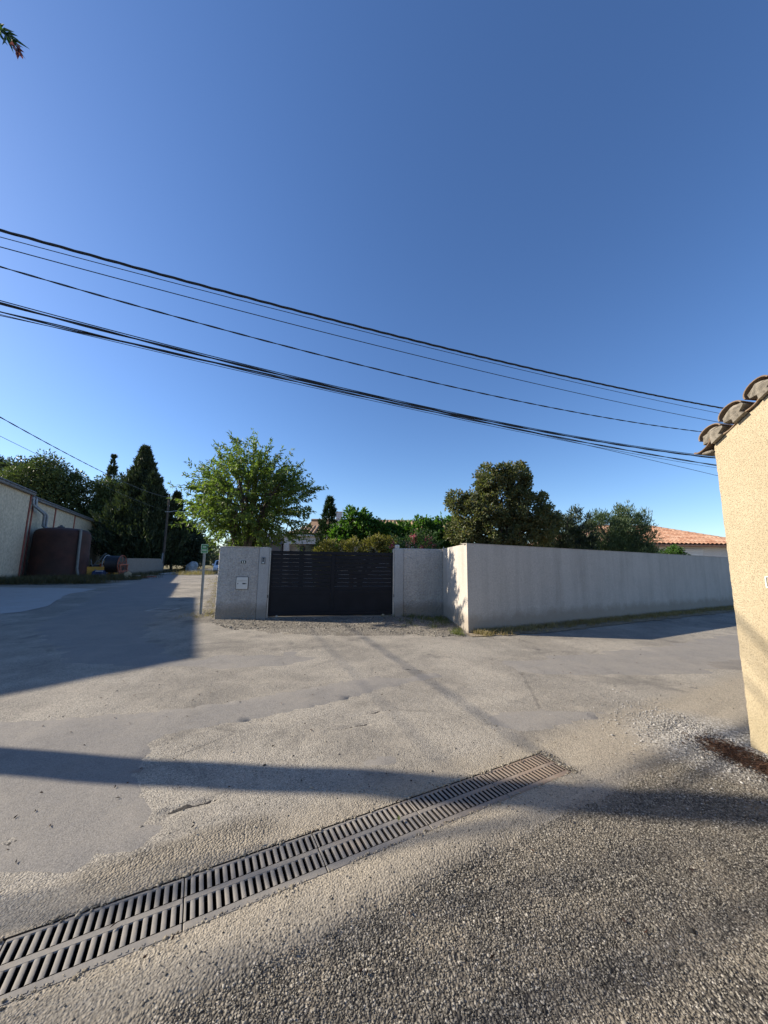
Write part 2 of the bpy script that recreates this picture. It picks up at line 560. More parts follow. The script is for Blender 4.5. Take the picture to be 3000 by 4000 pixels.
def stucco():
    n = NT('yellow_stucco')
    big = n.noise(1.6, 5, 0.6)
    col = n.ramp(big, [(0.3, (0.43, 0.355, 0.235)), (0.7, (0.49, 0.412, 0.28))])
    pit = n.noise(120, 3, 0.65)
    col = n.mix(n.ramp(pit, [(0.56, 0), (0.70, 0.7)]), col, (0.20, 0.155, 0.09))
    st = n.noise(1.6, 5, 0.65, n.mapping(sc=(1, 1, 0.12)))
    col = n.mix(n.ramp(st, [(0.5, 0), (0.78, 0.35)]), col, (0.31, 0.25, 0.155))
    z = n.sep()[2]
    ft = n.math('ADD', z, n.math('MULTIPLY', n.noise(2.2, 5, 0.7), -0.5))
    col = n.mix(n.ramp(ft, [(0.0, 0.6), (0.25, 0)]), col, (0.36, 0.30, 0.19))
    h = n.math('ADD', n.noise(150, 4, 0.65), n.math('MULTIPLY', n.ramp(pit, [(0.5, 1), (0.7, 0)]), 0.9))
    return n.done(col, 0.93, n.bump(h, 0.8, 0.005), 0, 0.1)


MAT['yellow_stucco'] = stucco()


def iron():
    n = NT('cast_iron')
    a = n.noise(3, 6, 0.7)
    col = n.ramp(a, [(0.3, (0.15, 0.14, 0.125)), (0.55, (0.225, 0.208, 0.182)), (0.75, (0.27, 0.215, 0.16))])
    u = n.math('ADD', n.math('MULTIPLY', n.sep()[0], 0.887), n.math('MULTIPLY', n.sep()[1], 0.462))
    # rustier and dustier towards its upper end
    col = n.mix(n.ramp(n.math('ADD', n.math('MULTIPLY', n.math('SUBTRACT', u, U0), 0.5), n.math('MULTIPLY', a, 0.6)), [(0.35, 0), (1.0, 0.85)]), col, (0.27, 0.195, 0.135))
    col = n.mix(n.ramp(n.noise(9, 6, 0.7), [(0.5, 0), (0.72, 0.6)]), col, (0.30, 0.265, 0.215))
    h = n.noise(90, 4, 0.6)
    return n.done(col, n.ramp(a, [(0.3, 0.6), (0.7, 0.85)]), n.bump(h, 0.4, 0.003), 0.0, 0.4)


MAT['gate'].node_tree.nodes['Principled BSDF'].inputs['Specular IOR Level'].default_value = 0.18
MAT['iron'] = iron()
MAT['iron_side'] = plain('shaded_iron', (0.018, 0.014, 0.011), 0.95, 0.2, 20, 0.3)  # grimy bar sides, with the slots' shade painted into the dark colour


def tile_mat(name, cols):
    n = NT(name)
    c = n.ramp(n.objrand(), [(i / (len(cols) - 1), k) for i, k in enumerate(cols)])
    c = n.mix(n.ramp(n.noise(6, 5, 0.7), [(0.45, 0), (0.7, 0.6)]), c, tuple(k * 0.55 for k in cols[0]))
    return n.done(c, 0.9, n.bump(n.noise(40, 4), 0.5, 0.006), 0, 0.15)


MAT['tile'] = tile_mat('terracotta_tile', [(0.34, 0.17, 0.105), (0.42, 0.235, 0.15), (0.50, 0.32, 0.22), (0.38, 0.215, 0.14)])
MAT['tile_old'] = tile_mat('old_canal_tile', [(0.30, 0.20, 0.13), (0.38, 0.25, 0.155), (0.33, 0.24, 0.165), (0.27, 0.17, 0.105)])
MAT['verge_tile'] = tile_mat('lichened_canal_tile', [(0.17, 0.12, 0.085), (0.26, 0.19, 0.135), (0.22, 0.165, 0.12)])

LEAF = {
    'almond': leafmat('almond_leaf', [(0.085, 0.125, 0.034), (0.13, 0.18, 0.05), (0.19, 0.24, 0.075)], 0.45),
    'laurel': leafmat('laurel_leaf', [(0.07, 0.088, 0.04), (0.108, 0.125, 0.06), (0.15, 0.155, 0.075), (0.18, 0.145, 0.06)], 0.33),
    'dark': leafmat('dark_evergreen_leaf', [(0.028, 0.043, 0.024), (0.043, 0.062, 0.034), (0.06, 0.082, 0.043)], 0.15),
    'pale': leafmat('pale_feathery_leaf', [(0.065, 0.10, 0.05), (0.10, 0.145, 0.072), (0.15, 0.20, 0.105)], 0.3),
    'vine': leafmat('mulberry_leaf', [(0.045, 0.105, 0.02), (0.07, 0.15, 0.028), (0.10, 0.19, 0.04)], 0.4),
    'hedge': leafmat('yellow_hedge_leaf', [(0.15, 0.145, 0.04), (0.22, 0.205, 0.058), (0.30, 0.25, 0.08)], 0.3),
    'cypress': leafmat('cypress_spray', [(0.02, 0.045, 0.018), (0.032, 0.062, 0.024), (0.045, 0.08, 0.03)], 0.12),
    'cypdark': leafmat('dark_cypress_spray', [(0.03, 0.043, 0.022), (0.048, 0.066, 0.032), (0.08, 0.10, 0.048)], 0.15),
    'pine': leafmat('pine_needles', [(0.05, 0.072, 0.028), (0.08, 0.11, 0.042), (0.13, 0.165, 0.06)], 0.22),
    'olive': leafmat('olive_leaf', [(0.055, 0.07, 0.04), (0.08, 0.10, 0.055), (0.11, 0.13, 0.075)], 0.2),
    'oleander': leafmat('oleander_leaf', [(0.04, 0.085, 0.03), (0.06, 0.115, 0.04), (0.09, 0.15, 0.05)], 0.3),
    'pink': leafmat('pink_petal', [(0.40, 0.06, 0.13), (0.55, 0.11, 0.20), (0.62, 0.2, 0.28)], 0.3),
    'budpink': leafmat('oleander_bud', [(0.16, 0.045, 0.08), (0.25, 0.07, 0.12), (0.33, 0.17, 0.14)], 0.2),
    'dry': leafmat('dry_grass_blade', [(0.20, 0.15, 0.07), (0.30, 0.235, 0.115), (0.38, 0.31, 0.17)], 0.25),
    'rough': leafmat('rough_weed_blade', [(0.045, 0.045, 0.02), (0.08, 0.072, 0.032), (0.15, 0.125, 0.06)], 0.2),
    'weed': leafmat('weed_blade', [(0.07, 0.10, 0.03), (0.12, 0.14, 0.045), (0.20, 0.19, 0.075)], 0.3),
}
# ------------------------------------------------------------------ ground
def seg_d(x, y, a, b):
    ax, ay = a
    bx, by = b
    dx, dy = bx - ax, by - ay
    t = np.clip(((x - ax) * dx + (y - ay) * dy) / (dx * dx + dy * dy), 0, 1)
    return np.hypot(x - ax - t * dx, y - ay - t * dy)


def hgt(x, y):
    x, y = np.asarray(x, float), np.asarray(y, float)
    u = x * DU.x + y * DU.y - U0
    v = x * DV.x + y * DV.y - V0
    fade = np.clip((7.5 - np.hypot(x, y)) / 3.0, 0, 1)
    edge = np.clip(np.minimum(np.abs(v), np.abs(v - 0.31)) / 0.12, 0, 1)
    edge = np.where((v > -0.01) & (v < 0.32) & (u < 1.67) & (u > -3.41), 0, edge)
    z = 0.007 * np.sin(1.7 * x + 0.6 * y) + 0.006 * np.sin(2.6 * y - 1.1 * x + 1.2) + 0.004 * np.sin(5.3 * x + 3.1 * y) + 0.003 * np.sin(9.1 * y - 4.7 * x)
    wob = 0.028 * np.sin(7 * u) + 0.016 * np.sin(17 * u + 1) + 0.008 * np.sin(41 * u)
    step = 1 / (1 + np.exp(-(v + 0.27 + wob) / 0.018))
    step = np.where(v < 0.15, step, 1.0)
    z = z * edge * fade + 0.016 * (step - 1) * np.clip((1.6 - np.abs(u + 0.1)) / 0.8, 0.25, 1)
    rag = 0.012 * np.sin(31 * x + 11 * y) + 0.008 * np.sin(57 * y - 23 * x)
    for a, b, w, dp in (((-1.37, 2.50), (-1.12, 2.62), 0.012, 0.014), ((-1.36, 2.44), (-1.24, 2.50), 0.010, 0.006), ((-2.10, 2.16), (-2.02, 2.24), 0.03, 0.010),
                        ((-0.50, 3.58), (-0.05, 3.82), 0.008, 0.008), ((-0.19, 3.98), (0.05, 4.10), 0.008, 0.007), ((0.35, 5.6), (0.62, 5.52), 0.02, 0.006),
                        ((0.75, 4.95), (1.15, 5.0), 0.02, 0.005)):
        d = seg_d(x, y, a, b) + rag
        z = z - dp * np.clip(1 - (d - w) / 0.03, 0, 1) * (d < w + 0.03)
    return z


def axis(lo, hi, flo, fhi, st, g, keep):
    xs = list(np.arange(flo, fhi + 1e-6, st))
    s = st
    while xs[-1] < hi:
        s *= g
        xs.append(xs[-1] + s)
    s = st
    while xs[0] > lo:
        s *= g
        xs.insert(0, xs[0] - s)
    for k in keep:
        i = int(np.argmin(np.abs(np.array(xs) - k)))
        xs[i] = k
    return np.array(xs)


UA = axis(-60, 60, -3.4, 3.0, 0.024, 1.09, (-3.4, 1.66))
VA = axis(-14, 75, -1.3, 3.2, 0.024, 1.075, (0.0, 0.31))
uu, vv = np.meshgrid(UA, VA, indexing='ij')
px = D0.x + uu * DU.x + vv * DV.x
py = D0.y + uu * DU.y + vv * DV.y
pz = hgt(px, py)
V = np.stack([px, py, pz], -1).reshape(-1, 3)
nu, nv = len(UA), len(VA)
ii, jj = np.meshgrid(np.arange(nu - 1), np.arange(nv - 1), indexing='ij')
um = (UA[:-1] + UA[1:]) / 2
vm = (VA[:-1] + VA[1:]) / 2
hole = ((um > -3.4) & (um < 1.66))[:, None] & ((vm > 0) & (vm < 0.31))[None, :]
sel = ~hole
a = (ii * nv + jj)[sel]
Fq = np.stack([a, a + nv, a + nv + 1, a + 1], -1)
road = arr_mesh('road', V, Fq, MAT['road'], smooth=True)
tag(road, 'cracked and patched grey asphalt of the road junction', None, None, 'structure')

g = MB()
for (x0, x1, y0, y1) in ((-1800, 1800, -800, 2600),):
    g.add([(x0, y0, -0.35), (x1, y0, -0.35), (x1, y1, -0.35), (x0, y1, -0.35)], [(0, 1, 2, 3)])
gr = g.build('ground', MAT['field'])
tag(gr, 'dry open ground reaching to the horizon', None, None, 'structure')

from mathutils import geometry as mgeo


def sheet(name, poly, mat, zoff=0.005, jit=0.03, step=0.25, grid=0.3, label=None, seed=1, parent=None, taper=False):
    r = np.random.default_rng(seed)
    b = []
    n = len(poly)
    for i in range(n):
        p, q = np.array(poly[i]), np.array(poly[(i + 1) % n])
        L = np.hypot(*(q - p))
        k = max(1, int(L / step))
        nrm = np.array([q[1] - p[1], p[0] - q[0]]) / max(L, 1e-6)
        for t in range(k):
            off = nrm * r.normal(0, jit) if t else np.zeros(2)
            b.append(p + (q - p) * t / k + off)
    nb = len(b)
    bb = np.array(b)
    xs = np.arange(bb[:, 0].min(), bb[:, 0].max(), grid)
    ys = np.arange(bb[:, 1].min(), bb[:, 1].max(), grid)
    pts = [Vector(p) for p in b] + [Vector((x, y)) for x in xs for y in ys]
    vs, es, fs, *_ = mgeo.delaunay_2d_cdt(pts, [], [list(range(nb))], 1, 1e-4)
    V = np.array([(p.x, p.y) for p in vs])
    z = hgt(V[:, 0], V[:, 1]) + zoff
    lim = np.full(len(V), 9.0)
    if taper:
        for i in range(nb): lim = np.minimum(lim, seg_d(V[:, 0], V[:, 1], b[i], b[(i + 1) % nb]))
    if taper: z = np.where(lim < 1e-3, z - zoff - 0.004, z)
    m = MB()
    m.add([(V[i, 0], V[i, 1], z[i]) for i in range(len(V))], [tuple(f) for f in fs])
    o = m.build(name, mat, parent, True)
    tag(o, label, None, None, 'structure')
    return o


sheet('asphalt_patch', [(-1.24, 2.30), (-1.75, 2.85), (-2.02, 3.34), (-1.95, 3.5), (-1.39, 3.76), (-0.81, 4.06), (-0.22, 4.50), (0.03, 4.72), (0.4, 4.98), (0.9, 5.25),
      (0.75, 5.45), (0.24, 5.20), (-0.15, 5.22), (-0.94, 4.71), (-1.48, 4.4), (-2.2, 4.08), (-3.1, 3.83), (-4.6, 3.5), (-4.4, 2.6), (-2.6, 2.15), (-1.9, 1.98), (-1.56, 2.02)],
      MAT['patch'], 0.005, 0.018, 0.10, 0.12, 'long smooth grey asphalt strip curving across the junction', 3, None, True)
sheet('asphalt_patch', [(1.1, 4.02), (1.32, 4.13), (1.75, 4.21), (2.51, 4.13), (2.3, 3.96), (1.82, 3.77), (1.55, 3.62), (1.34, 3.6), (1.19, 3.73), (1.08, 3.87)],
      MAT['patch'], 0.005, 0.012, 0.08, 0.12, 'smooth asphalt repair beyond the far end of the drain', 4, None, True)
sheet('asphalt_patch', [(-0.21, 3.04), (-0.12, 3.13), (0.07, 3.19), (0.2, 3.17), (0.15, 3.06), (0.03, 3.01), (-0.11, 2.95)],
      MAT['patch'], 0.004, 0.012, 0.05, 0.1, 'small smooth asphalt repair behind the drain', 5, None, True)
for k, (poly, lab) in enumerate([
    ([(5.24, 6.13), (5.66, 6.31), (6.6, 6.5), (6.4, 6.0), (5.6, 5.73), (5.25, 5.78)], 'dark asphalt repair near the yellow building'),
    ([(3.87, 4.89), (4.15, 4.98), (4.22, 4.9), (3.96, 4.8), (3.83, 4.79)], 'dark oval asphalt repair left of the yellow building'),
    ([(2.95, 4.72), (3.16, 4.83), (3.25, 4.77), (3.07, 4.66)], 'small grey asphalt repair in the middle of the right road')]):
    sheet('asphalt_patch', poly, MAT['patch_dark'], 0.009, 0.015, 0.07, 0.15, lab, 6 + k, None, True)
sheet('asphalt_patch', [(1.7, 6.2), (3.2, 6.6), (5.2, 7.3), (8.0, 8.6), (12, 10.6), (20, 14.6), (21.5, 12.5), (13, 8.3), (8, 6.3), (5.0, 5.5), (3.2, 5.2), (2.0, 5.4)],
      MAT['patch'], 0.004, 0.05, 0.2, 0.4, 'worn smooth lane of the road leading right', 12, None, True)
sheet('asphalt_patch', [(-3.2, 6.1), (-1.6, 6.6), (-0.9, 6.2), (-1.5, 5.6), (-3.0, 5.3), (-5.0, 5.6), (-8, 8.2), (-14, 18), (-22, 36), (-26, 47), (-24, 47), (-18, 32), (-8.5, 14.5), (-6.2, 10.2), (-5.0, 7.8)],
      MAT['patch'], 0.004, 0.05, 0.25, 0.4, 'worn smooth lane of the road leading away past the tank', 13, None, True)
sheet('concrete_pad', [(-20.6, 19.0), (-15.05, 18.9), (-13.9, 15.9), (-11.04, 11.85), (-10.6, 10.6), (-11.5, 9.0), (-19, 9.0)],
      MAT['concrete_pad'], 0.008, 0.03, 0.5, 0.8, 'pale concrete yard slab in front of the shed', 21)
sheet('gravel_apron', [(-5.75, 11.2), (-5.45, 10.4), (-4.95, 9.5), (-3.9, 8.75), (-2.64, 8.15), (-1.49, 7.85), (-0.48, 7.95), (0.57, 8.05), (1.3, 7.95), (1.95, 7.85), (1.95, 8.4), (1.80, 11.0), (-4.4, 9.88), (-4.5, 9.95), (-5.0, 11.4), (-16.3, 36), (-16.9, 36), (-7.5, 15.5)],
      MAT['gravel'], 0.010, 0.06, 0.12, 0.3, 'gravelly apron before the gate running on beside the wall', 22, None, True)
sheet('dirt_verge', [(1.9, 8.36), (1.95, 7.95), (2.82, 8.15), (4.3, 8.75), (6.15, 9.68), (8.49, 10.88), (12.13, 12.65), (24, 18.6), (24, 19.6), (13.88, 14.34), (2.0, 8.36)],
      MAT['earth'], 0.014, 0.04, 0.2, 0.4, 'dry earth strip at the foot of the long wall', 23)
sheet('dirt_verge', [(-24.5, 19.3), (-19, 21.6), (-17.4, 22.9), (-19.3, 27.5), (-22.2, 35.4), (-24.9, 42), (-28, 52), (-60, 75), (-70, 60), (-39, 48), (-27, 26), (-24.4, 21)],
      MAT['earth'], 0.02, 0.1, 0.5, 1.5, 'weedy earth verge along the shed and the cypresses', 24)
sheet('garden_ground', [(-4.3, 10.3), (1.75, 11.3), (1.9, 8.9), (2.2, 8.75), (13.7, 14.6), (32, 24), (40, 70), (-12, 70), (-16, 36), (-6, 14)],
      MAT['earth'], 0.018, 0.0, 1.0, 2.0, 'bare garden soil behind the walls', 25)
sheet('far_field', [(-15.5, 36), (-20.5, 48), (-27, 72), (-20, 90), (45, 90), (40, 70), (-12, 70)],
      MAT['field'], 0.02, 0.1, 1.0, 4.0, 'dry grass field beside the far road', 26)
sheet('far_field', [(-28, 52), (-34, 72), (-30, 95), (-95, 95), (-95, 70), (-60, 74)],
      MAT['field'], 0.024, 0.1, 1.0, 4.0, 'dry field behind the cypress row', 27)

def strip(name, a, b, w, lab, seed):
    a, b = np.array(a), np.array(b)
    d = (b - a) / np.hypot(*(b - a))
    nn = np.array([-d[1], d[0]])
    r = np.random.default_rng(seed)
    k = 9
    L_ = [a + (b - a) * i / k + nn * w * (0.35 + 0.9 * r.random()) * math.sin(math.pi * (i + 0.3) / (k + 0.6)) for i in range(k + 1)]
    R2_ = [a + (b - a) * i / k - nn * w * (0.35 + 0.9 * r.random()) * math.sin(math.pi * (i + 0.3) / (k + 0.6)) for i in range(k + 1)]
    sheet(name, [tuple(p) for p in L_ + R2_[::-1]], MAT['bitumen'], 0.004, 0.003, 0.02, 0.02, lab, seed, None, True)


MAT['bitumen'] = plain('bare_bitumen', (0.05, 0.044, 0.037), 0.95, 0.35, 60, 0.9)
strip('pothole', (-1.40, 2.49), (-1.10, 2.63), 0.034, 'dark ragged pothole left of the drain', 31)
strip('pothole', (-2.14, 2.14), (-2.0, 2.26), 0.05, 'dark broken spot at the left border', 32)
strip('pothole', (-0.52, 3.57), (-0.03, 3.83), 0.014, 'long narrow crack beyond the drain', 33)
strip('pothole', (-0.20, 3.97), (0.06, 4.11), 0.014, 'short narrow crack beyond the drain', 34)
strip('pothole', (0.30, 5.62), (0.64, 5.50), 0.02, 'small pothole before the gate', 35)

# ------------------------------------------------------------------ drain
ch = MB()
def dp(u, v, z): return (D0.x + DU.x * u + DV.x * v, D0.y + DU.y * u + DV.y * v, z)
ZT = -0.24
ch.add([dp(-3.4, 0.0, 0.0), dp(1.66, 0.0, 0.0), dp(1.66, 0.31, 0.0), dp(-3.4, 0.31, 0.0), dp(-3.4, 0.0, ZT), dp(1.66, 0.0, ZT), dp(1.66, 0.31, ZT), dp(-3.4, 0.31, ZT)],
       [(4, 5, 6, 7), (0, 1, 5, 4), (1, 2, 6, 5), (2, 3, 7, 6), (3, 0, 4, 7)])
co = ch.build('drain_channel', MAT['trench'])
tag(co, 'dark muddy channel beneath the iron drain grates', None, None, 'structure')


def grate_mesh(u0, n=18, L=0.657, seed=0):
    m = MB()
    r = np.random.default_rng(seed)
    top = -0.003
    T = 0.032
    def rail(ua, ub, va, vb, zt=top, b=0.004):
        c = dp((ua + ub) / 2, (va + vb) / 2, zt - T / 2)
        m.box(c, (ub - ua, vb - va, T), DU, DV, bev=b)
    def bar(uc, w, va, vb):
        # rounded bar, a little hollowed by wear between the rails
        prof = [(-0.5, -0.007), (-0.46, -0.002), (-0.3, 0.0), (0.3, 0.0), (0.46, -0.002), (0.5, -0.007), (0.44, -T), (-0.44, -T)]
        vs = [dp(uc + a * w, va, top + 0.001 + z) for a, z in prof] + [dp(uc + a * w, vb, top + 0.001 + z) for a, z in prof]
        k = len(prof)
        fs = [tuple(range(k)), tuple(range(k, 2 * k))[::-1]] + [(i, (i + 1) % k, k + (i + 1) % k, k + i) for i in range(k)]
        m.add(vs, fs)
    rail(u0, u0 + L, 0.004, 0.052)
    rail(u0, u0 + L, 0.150, 0.186)
    rail(u0, u0 + L, 0.286, 0.306)
    p = L / n
    for i in range(n + 1):
        w = p * 0.60
        uc = u0 + i * p
        if i == 0: w, uc = p * 0.30, u0 + p * 0.15
        if i == n: w, uc = p * 0.30, u0 + L - p * 0.15
        bar(uc, w, 0.051, 0.151)
        bar(uc, w, 0.185, 0.287)
    return m


GL = 0.661
k = 0
for i in range(7):
    ub = 1.655 - GL * (i + 1)
    if ub < -3.4: break
    m = grate_mesh(ub, seed=i)
    lab = ['rust-brown drain grate at the far right end of the row', 'rusty drain grate, second from the far end of the row', 'drain grate in the middle of the row, third from the far end',
           'greyer drain grate, fourth from the far end of the row', 'grey drain grate fifth from the far end, near the left edge', 'grey drain grate cut by the left edge of the photo', 'last grey drain grate at the left end of the row'][i]
    if i < 6:
        t = m.build('drain_grate', MAT['iron'], None, 'auto')
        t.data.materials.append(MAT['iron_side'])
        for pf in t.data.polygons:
            if abs(pf.normal.z) < 0.45: pf.material_index = 1  # steep faces take the colour with painted-in slot shade
        tag(t, lab, 'drain grate', 'iron grates of the drain')
        # cast pips and worn marks on the near rail
        mk = MB()
        r = np.random.default_rng(40 + i)
        for q in range(16):
            uc = ub + 0.12 + 0.42 * q / 16 + r.normal(0, 0.003)
            if q in (5, 6, 11): continue
            mk.box(dp(uc, 0.020 + r.normal(0, 0.001), -0.0022), (0.007 + 0.006 * r.random(), 0.010, 0.003), DU, DV)
        tag(mk.build('cast_mark', MAT['iron'], t), None, None, None, 'stuff')
        nt = MB()
        nt.lathe(dp(ub + GL * 0.76, 0.010, -0.0035), [(0.017, 0.0), (0.017, 0.002), (0.012, 0.0025)], 14)
        nt.build('lifting_lug', MAT['iron'], t)

# ------------------------------------------------------------------ loose stones
def stones(name, pts, sizes, mat, label, squash=0.6, seed=2):
    r = np.random.default_rng(seed)
    base = np.array([(1, 0, 0), (-1, 0, 0), (0, 1, 0), (0, -1, 0), (0, 0, 1), (0, 0, -1)], float)
    base = np.concatenate([base, np.array([(1, 1, 1), (-1, 1, 1), (1, -1, 1), (-1, -1, 1)]) * 0.62])
    tri = np.array([(0, 2, 6), (2, 4, 6), (4, 0, 6), (2, 1, 7), (1, 4, 7), (4, 2, 7), (1, 3, 9), (3, 4, 9), (4, 1, 9), (3, 0, 8), (0, 4, 8), (4, 3, 8), (0, 5, 2), (2, 5, 1), (1, 5, 3), (3, 5, 0)])
    n = len(pts)
    a = r.random(n) * 6.283
    ca, sa = np.cos(a), np.sin(a)
    B = base[None] * r.uniform(0.6, 1.25, (n, len(base), 1)) * np.stack([r.uniform(0.75, 1.4, n), r.uniform(0.6, 1.0, n), np.full(n, squash)], -1)[:, None]
    B = B * sizes[:, None, None]
    X = B[..., 0] * ca[:, None] - B[..., 1] * sa[:, None]
    Yy = B[..., 0] * sa[:, None] + B[..., 1] * ca[:, None]
    Vv = np.stack([X, Yy, B[..., 2]], -1) + pts[:, None]
    F3 = tri[None] + (np.arange(n) * len(base))[:, None, None]
    o = arr_mesh(name, Vv.reshape(-1, 3), F3.reshape(-1, 3), mat)
    return tag(o, label, 'gravel', None, 'stuff')


def stonemat(name, cols):
    n = NT(name)
    c = n.ramp(n.island(), [(i / (len(cols) - 1), k) for i, k in enumerate(cols)])
    return n.done(c, 0.85, None, 0, 0.2)


MAT['stone'] = stonemat('mixed_chippings', [(0.045, 0.041, 0.035), (0.10, 0.091, 0.076), (0.17, 0.155, 0.128), (0.20, 0.182, 0.15), (0.25, 0.228, 0.188), (0.36, 0.335, 0.285)])
MAT['crumb'] = stonemat('sandy_crumbs', [(0.14, 0.12, 0.09), (0.23, 0.20, 0.15), (0.30, 0.265, 0.205), (0.38, 0.335, 0.26)])
MAT['palestone'] = stonemat('washed_pebbles', [(0.13, 0.12, 0.11), (0.27, 0.26, 0.24), (0.30, 0.285, 0.26), (0.45, 0.43, 0.40)])

def on_ground(x, y, dz=0.0): return np.stack([x, y, hgt(x, y) + dz], -1)

N = 84000
v_ = -np.abs(rng.gamma(2.2, 0.42, N)) + 0.02
u_ = rng.uniform(-2.2, 2.6, N)
kx, ky = D0.x + u_ * DU.x + v_ * DV.x, D0.y + u_ * DU.y + v_ * DV.y
keep = (ky > 1.1) & (kx < 3.25) & (rng.random(N) < np.where(v_ > -0.27, 0.10, 1.0)) & (v_ < -0.004)
sz = rng.gamma(9, 0.00042, N)
stones('loose_chippings', on_ground(kx[keep], ky[keep], 0.001), sz[keep], MAT['stone'], 'coarse grey and beige chippings in the foreground', 0.6)
N = 1500
kx, ky = rng.uniform(-1.6, 3.1, N), 1.2 + 2.2 * rng.random(N) ** 1.3
kv = kx * DV.x + ky * DV.y - V0
keep = (kv < -0.34)
stones('larger_chippings', on_ground(kx[keep], ky[keep], 0.002), rng.gamma(8, 0.0008, N)[keep], MAT['stone'], 'scattered larger stones among the foreground chippings', 0.6, 8)
N = 9000
kx, ky = rng.uniform(-3.5, 5, N), rng.uniform(2.2, 8, N)
kv = kx * DV.x + ky * DV.y - V0
ku = kx * DU.x + ky * DU.y - U0
near_d = np.exp(-np.clip(kv - 0.31, 0, 9) / 0.25)
keep = (kv > 0.315) & (rng.random(N) < 0.16 + 0.8 * near_d)
stones('loose_grit', on_ground(kx[keep], ky[keep], 0.002), rng.gamma(5, 0.0009, N)[keep], MAT['stone'], 'scattered grit lying on the worn asphalt', 0.55, 3)
N = 6500
an, rr = rng.uniform(0, 6.283, N), np.abs(rng.normal(0, 0.42, N))
kx, ky = 3.05 + rr * np.cos(an), 3.55 + rr * np.sin(an) * 1.3
keep = kx < 3.27
stones('washed_pebbles', on_ground(kx[keep], ky[keep], 0.003), rng.gamma(6, 0.0010, N)[keep], MAT['palestone'], 'pale washed pebbles at the corner of the yellow building', 0.6, 4)
# sand and broken crumbs lapping over the edges and the far end of the grates
N = 3400
uq = rng.uniform(-2.6, 1.70, N)
vq = np.where(rng.random(N) < 0.6, 0.312 - np.abs(rng.normal(0, 0.012, N)) + 0.012, 0.0 + rng.normal(0, 0.010, N))
cl = 0.5 + 0.5 * np.sin(9 * uq) * np.sin(23 * uq + 1)
nd = rng.random(N) < 0.10
uq = np.where(nd, 1.655 + np.abs(rng.normal(0, 0.03, N)), uq)
vq = np.where(nd, rng.uniform(-0.02, 0.34, N), vq)
keep = (rng.random(N) < cl) | nd
kx, ky = D0.x + uq * DU.x + vq * DV.x, D0.y + uq * DU.y + vq * DV.y
stones('edge_crumbs', np.stack([kx, ky, np.zeros(N)], -1)[keep], rng.gamma(4, 0.0013, N)[keep], MAT['crumb'], 'sandy crumbs along the edges of the drain grates', 0.6, 7)
N = 5200
kx, ky = rng.uniform(-5.8, 1.9, N), rng.uniform(7.6, 11, N)
keep = (ky > 8.25 - 0.35 * np.sin(0.8 * kx)) & (ky < 9.75 + 0.189 * (kx + 4.5)) & (kx > -5.40 + (10.4 - ky) * 0.94) | ((kx < -4.75) & (kx > -5.45) & (ky < 11.2) & (ky > 10.2))
stones('apron_gravel', on_ground(kx[keep], ky[keep], 0.012), rng.gamma(5, 0.0028, N)[keep], MAT['stone'], 'gravel loose on the apron before the gate', 0.55, 5)
# ------------------------------------------------------------------ gate wall
WD = Vector((0.9826, 0.1858, 0))          # along the gate wall, left to right
WNn = Vector((0.1858, -0.9826, 0))        # out of it, towards the road
W0 = Vector((-4.5, 9.85, 0))
UPV = Vector((0, 0, 1))


def wp(s, d, z): return W0 + WD * s + WNn * d + UPV * z


def wbox(m, s0, s1, d0, d1, z0, z1, bev=0.0):
    m.box(wp((s0 + s1) / 2, (d0 + d1) / 2, (z0 + z1) / 2), (s1 - s0, abs(d1 - d0), z1 - z0), WD, -WNn, bev=bev)
    return m


t = thing('boundary_wall', wp(0.45, -0.1, 0), 'grey roughcast wall carrying the letter box, left of the gate', 'wall')
wbox(MB(), -0.07, 0.995, -0.20, 0.0, -0.05, 1.955, 0.012).build('wall_panel', MAT['roughcast'], t)
wbox(MB(), -0.085, 0.995, -0.215, 0.012, 1.957, 1.975, 0.006).build('coping', MAT['smoothcast'], t)
t = thing('gate_post', wp(1.15, -0.1, 0), 'pale concrete gate post with the intercom on it', 'gate post', 'concrete posts of the gate')
wbox(MB(), 1.0, 1.275, -0.22, 0.022, -0.05, 1.972, 0.012).build('shaft', MAT['post'], t)
wbox(MB(), 1.277, 1.31, -0.16, -0.012, 0.0, 1.955, 0.004).build('gate_stop', MAT['steel'], t)
t = thing('gate_post', wp(5.05, -0.1, 0), 'pale concrete gate post with a white beacon on top', 'gate post', 'concrete posts of the gate')
wbox(MB(), 4.925, 5.205, -0.22, 0.022, -0.05, 2.018, 0.012).build('shaft', MAT['post'], t)
wbox(MB(), 4.885, 4.923, -0.16, -0.012, 0.0, 1.98, 0.004).build('guide_rail', MAT['steel'], t)
t = thing('boundary_wall', wp(5.85, -0.1, 0), 'grey roughcast wall between the right gate post and the corner', 'wall')
wbox(MB(), 5.209, 6.47, -0.20, 0.0, -0.05, 2.022, 0.012).build('wall_panel', MAT['roughcast'], t)

# return wall and long wall: one rendered L
CI = wp(6.46, 0.0, 0)                       # inner corner
CO = Vector((1.97, 8.34, 0))                # outer corner
LD = Vector((0.894, 0.4475, 0)).normalized()
LN = Vector((-LD.y, LD.x, 0))               # to the garden side
LEND = CO + LD * 27.0
m = MB()
A = CI + Vector((0.0, 0.14, 0))
p_out = [(A.x, A.y), (CO.x, CO.y), (LEND.x, LEND.y)]
e = LEND + LN * 0.2
RN = (CO - CI).normalized()
inner = CO + LN * 0.2 / max(0.3, abs(LN.dot(Vector((-RN.y, RN.x, 0)))) or 1)
inn2 = Vector((CO.x + 0.2, CO.y + 0.2 * LD.y / LD.x + 0.2 / LD.x, 0))
p_in = [(e.x, e.y), (inn2.x, inn2.y), (A.x + 0.2, A.y)]
n6 = p_out + p_in
tops = [2.03, 2.055, 1.86, 1.86, 2.055, 2.03]
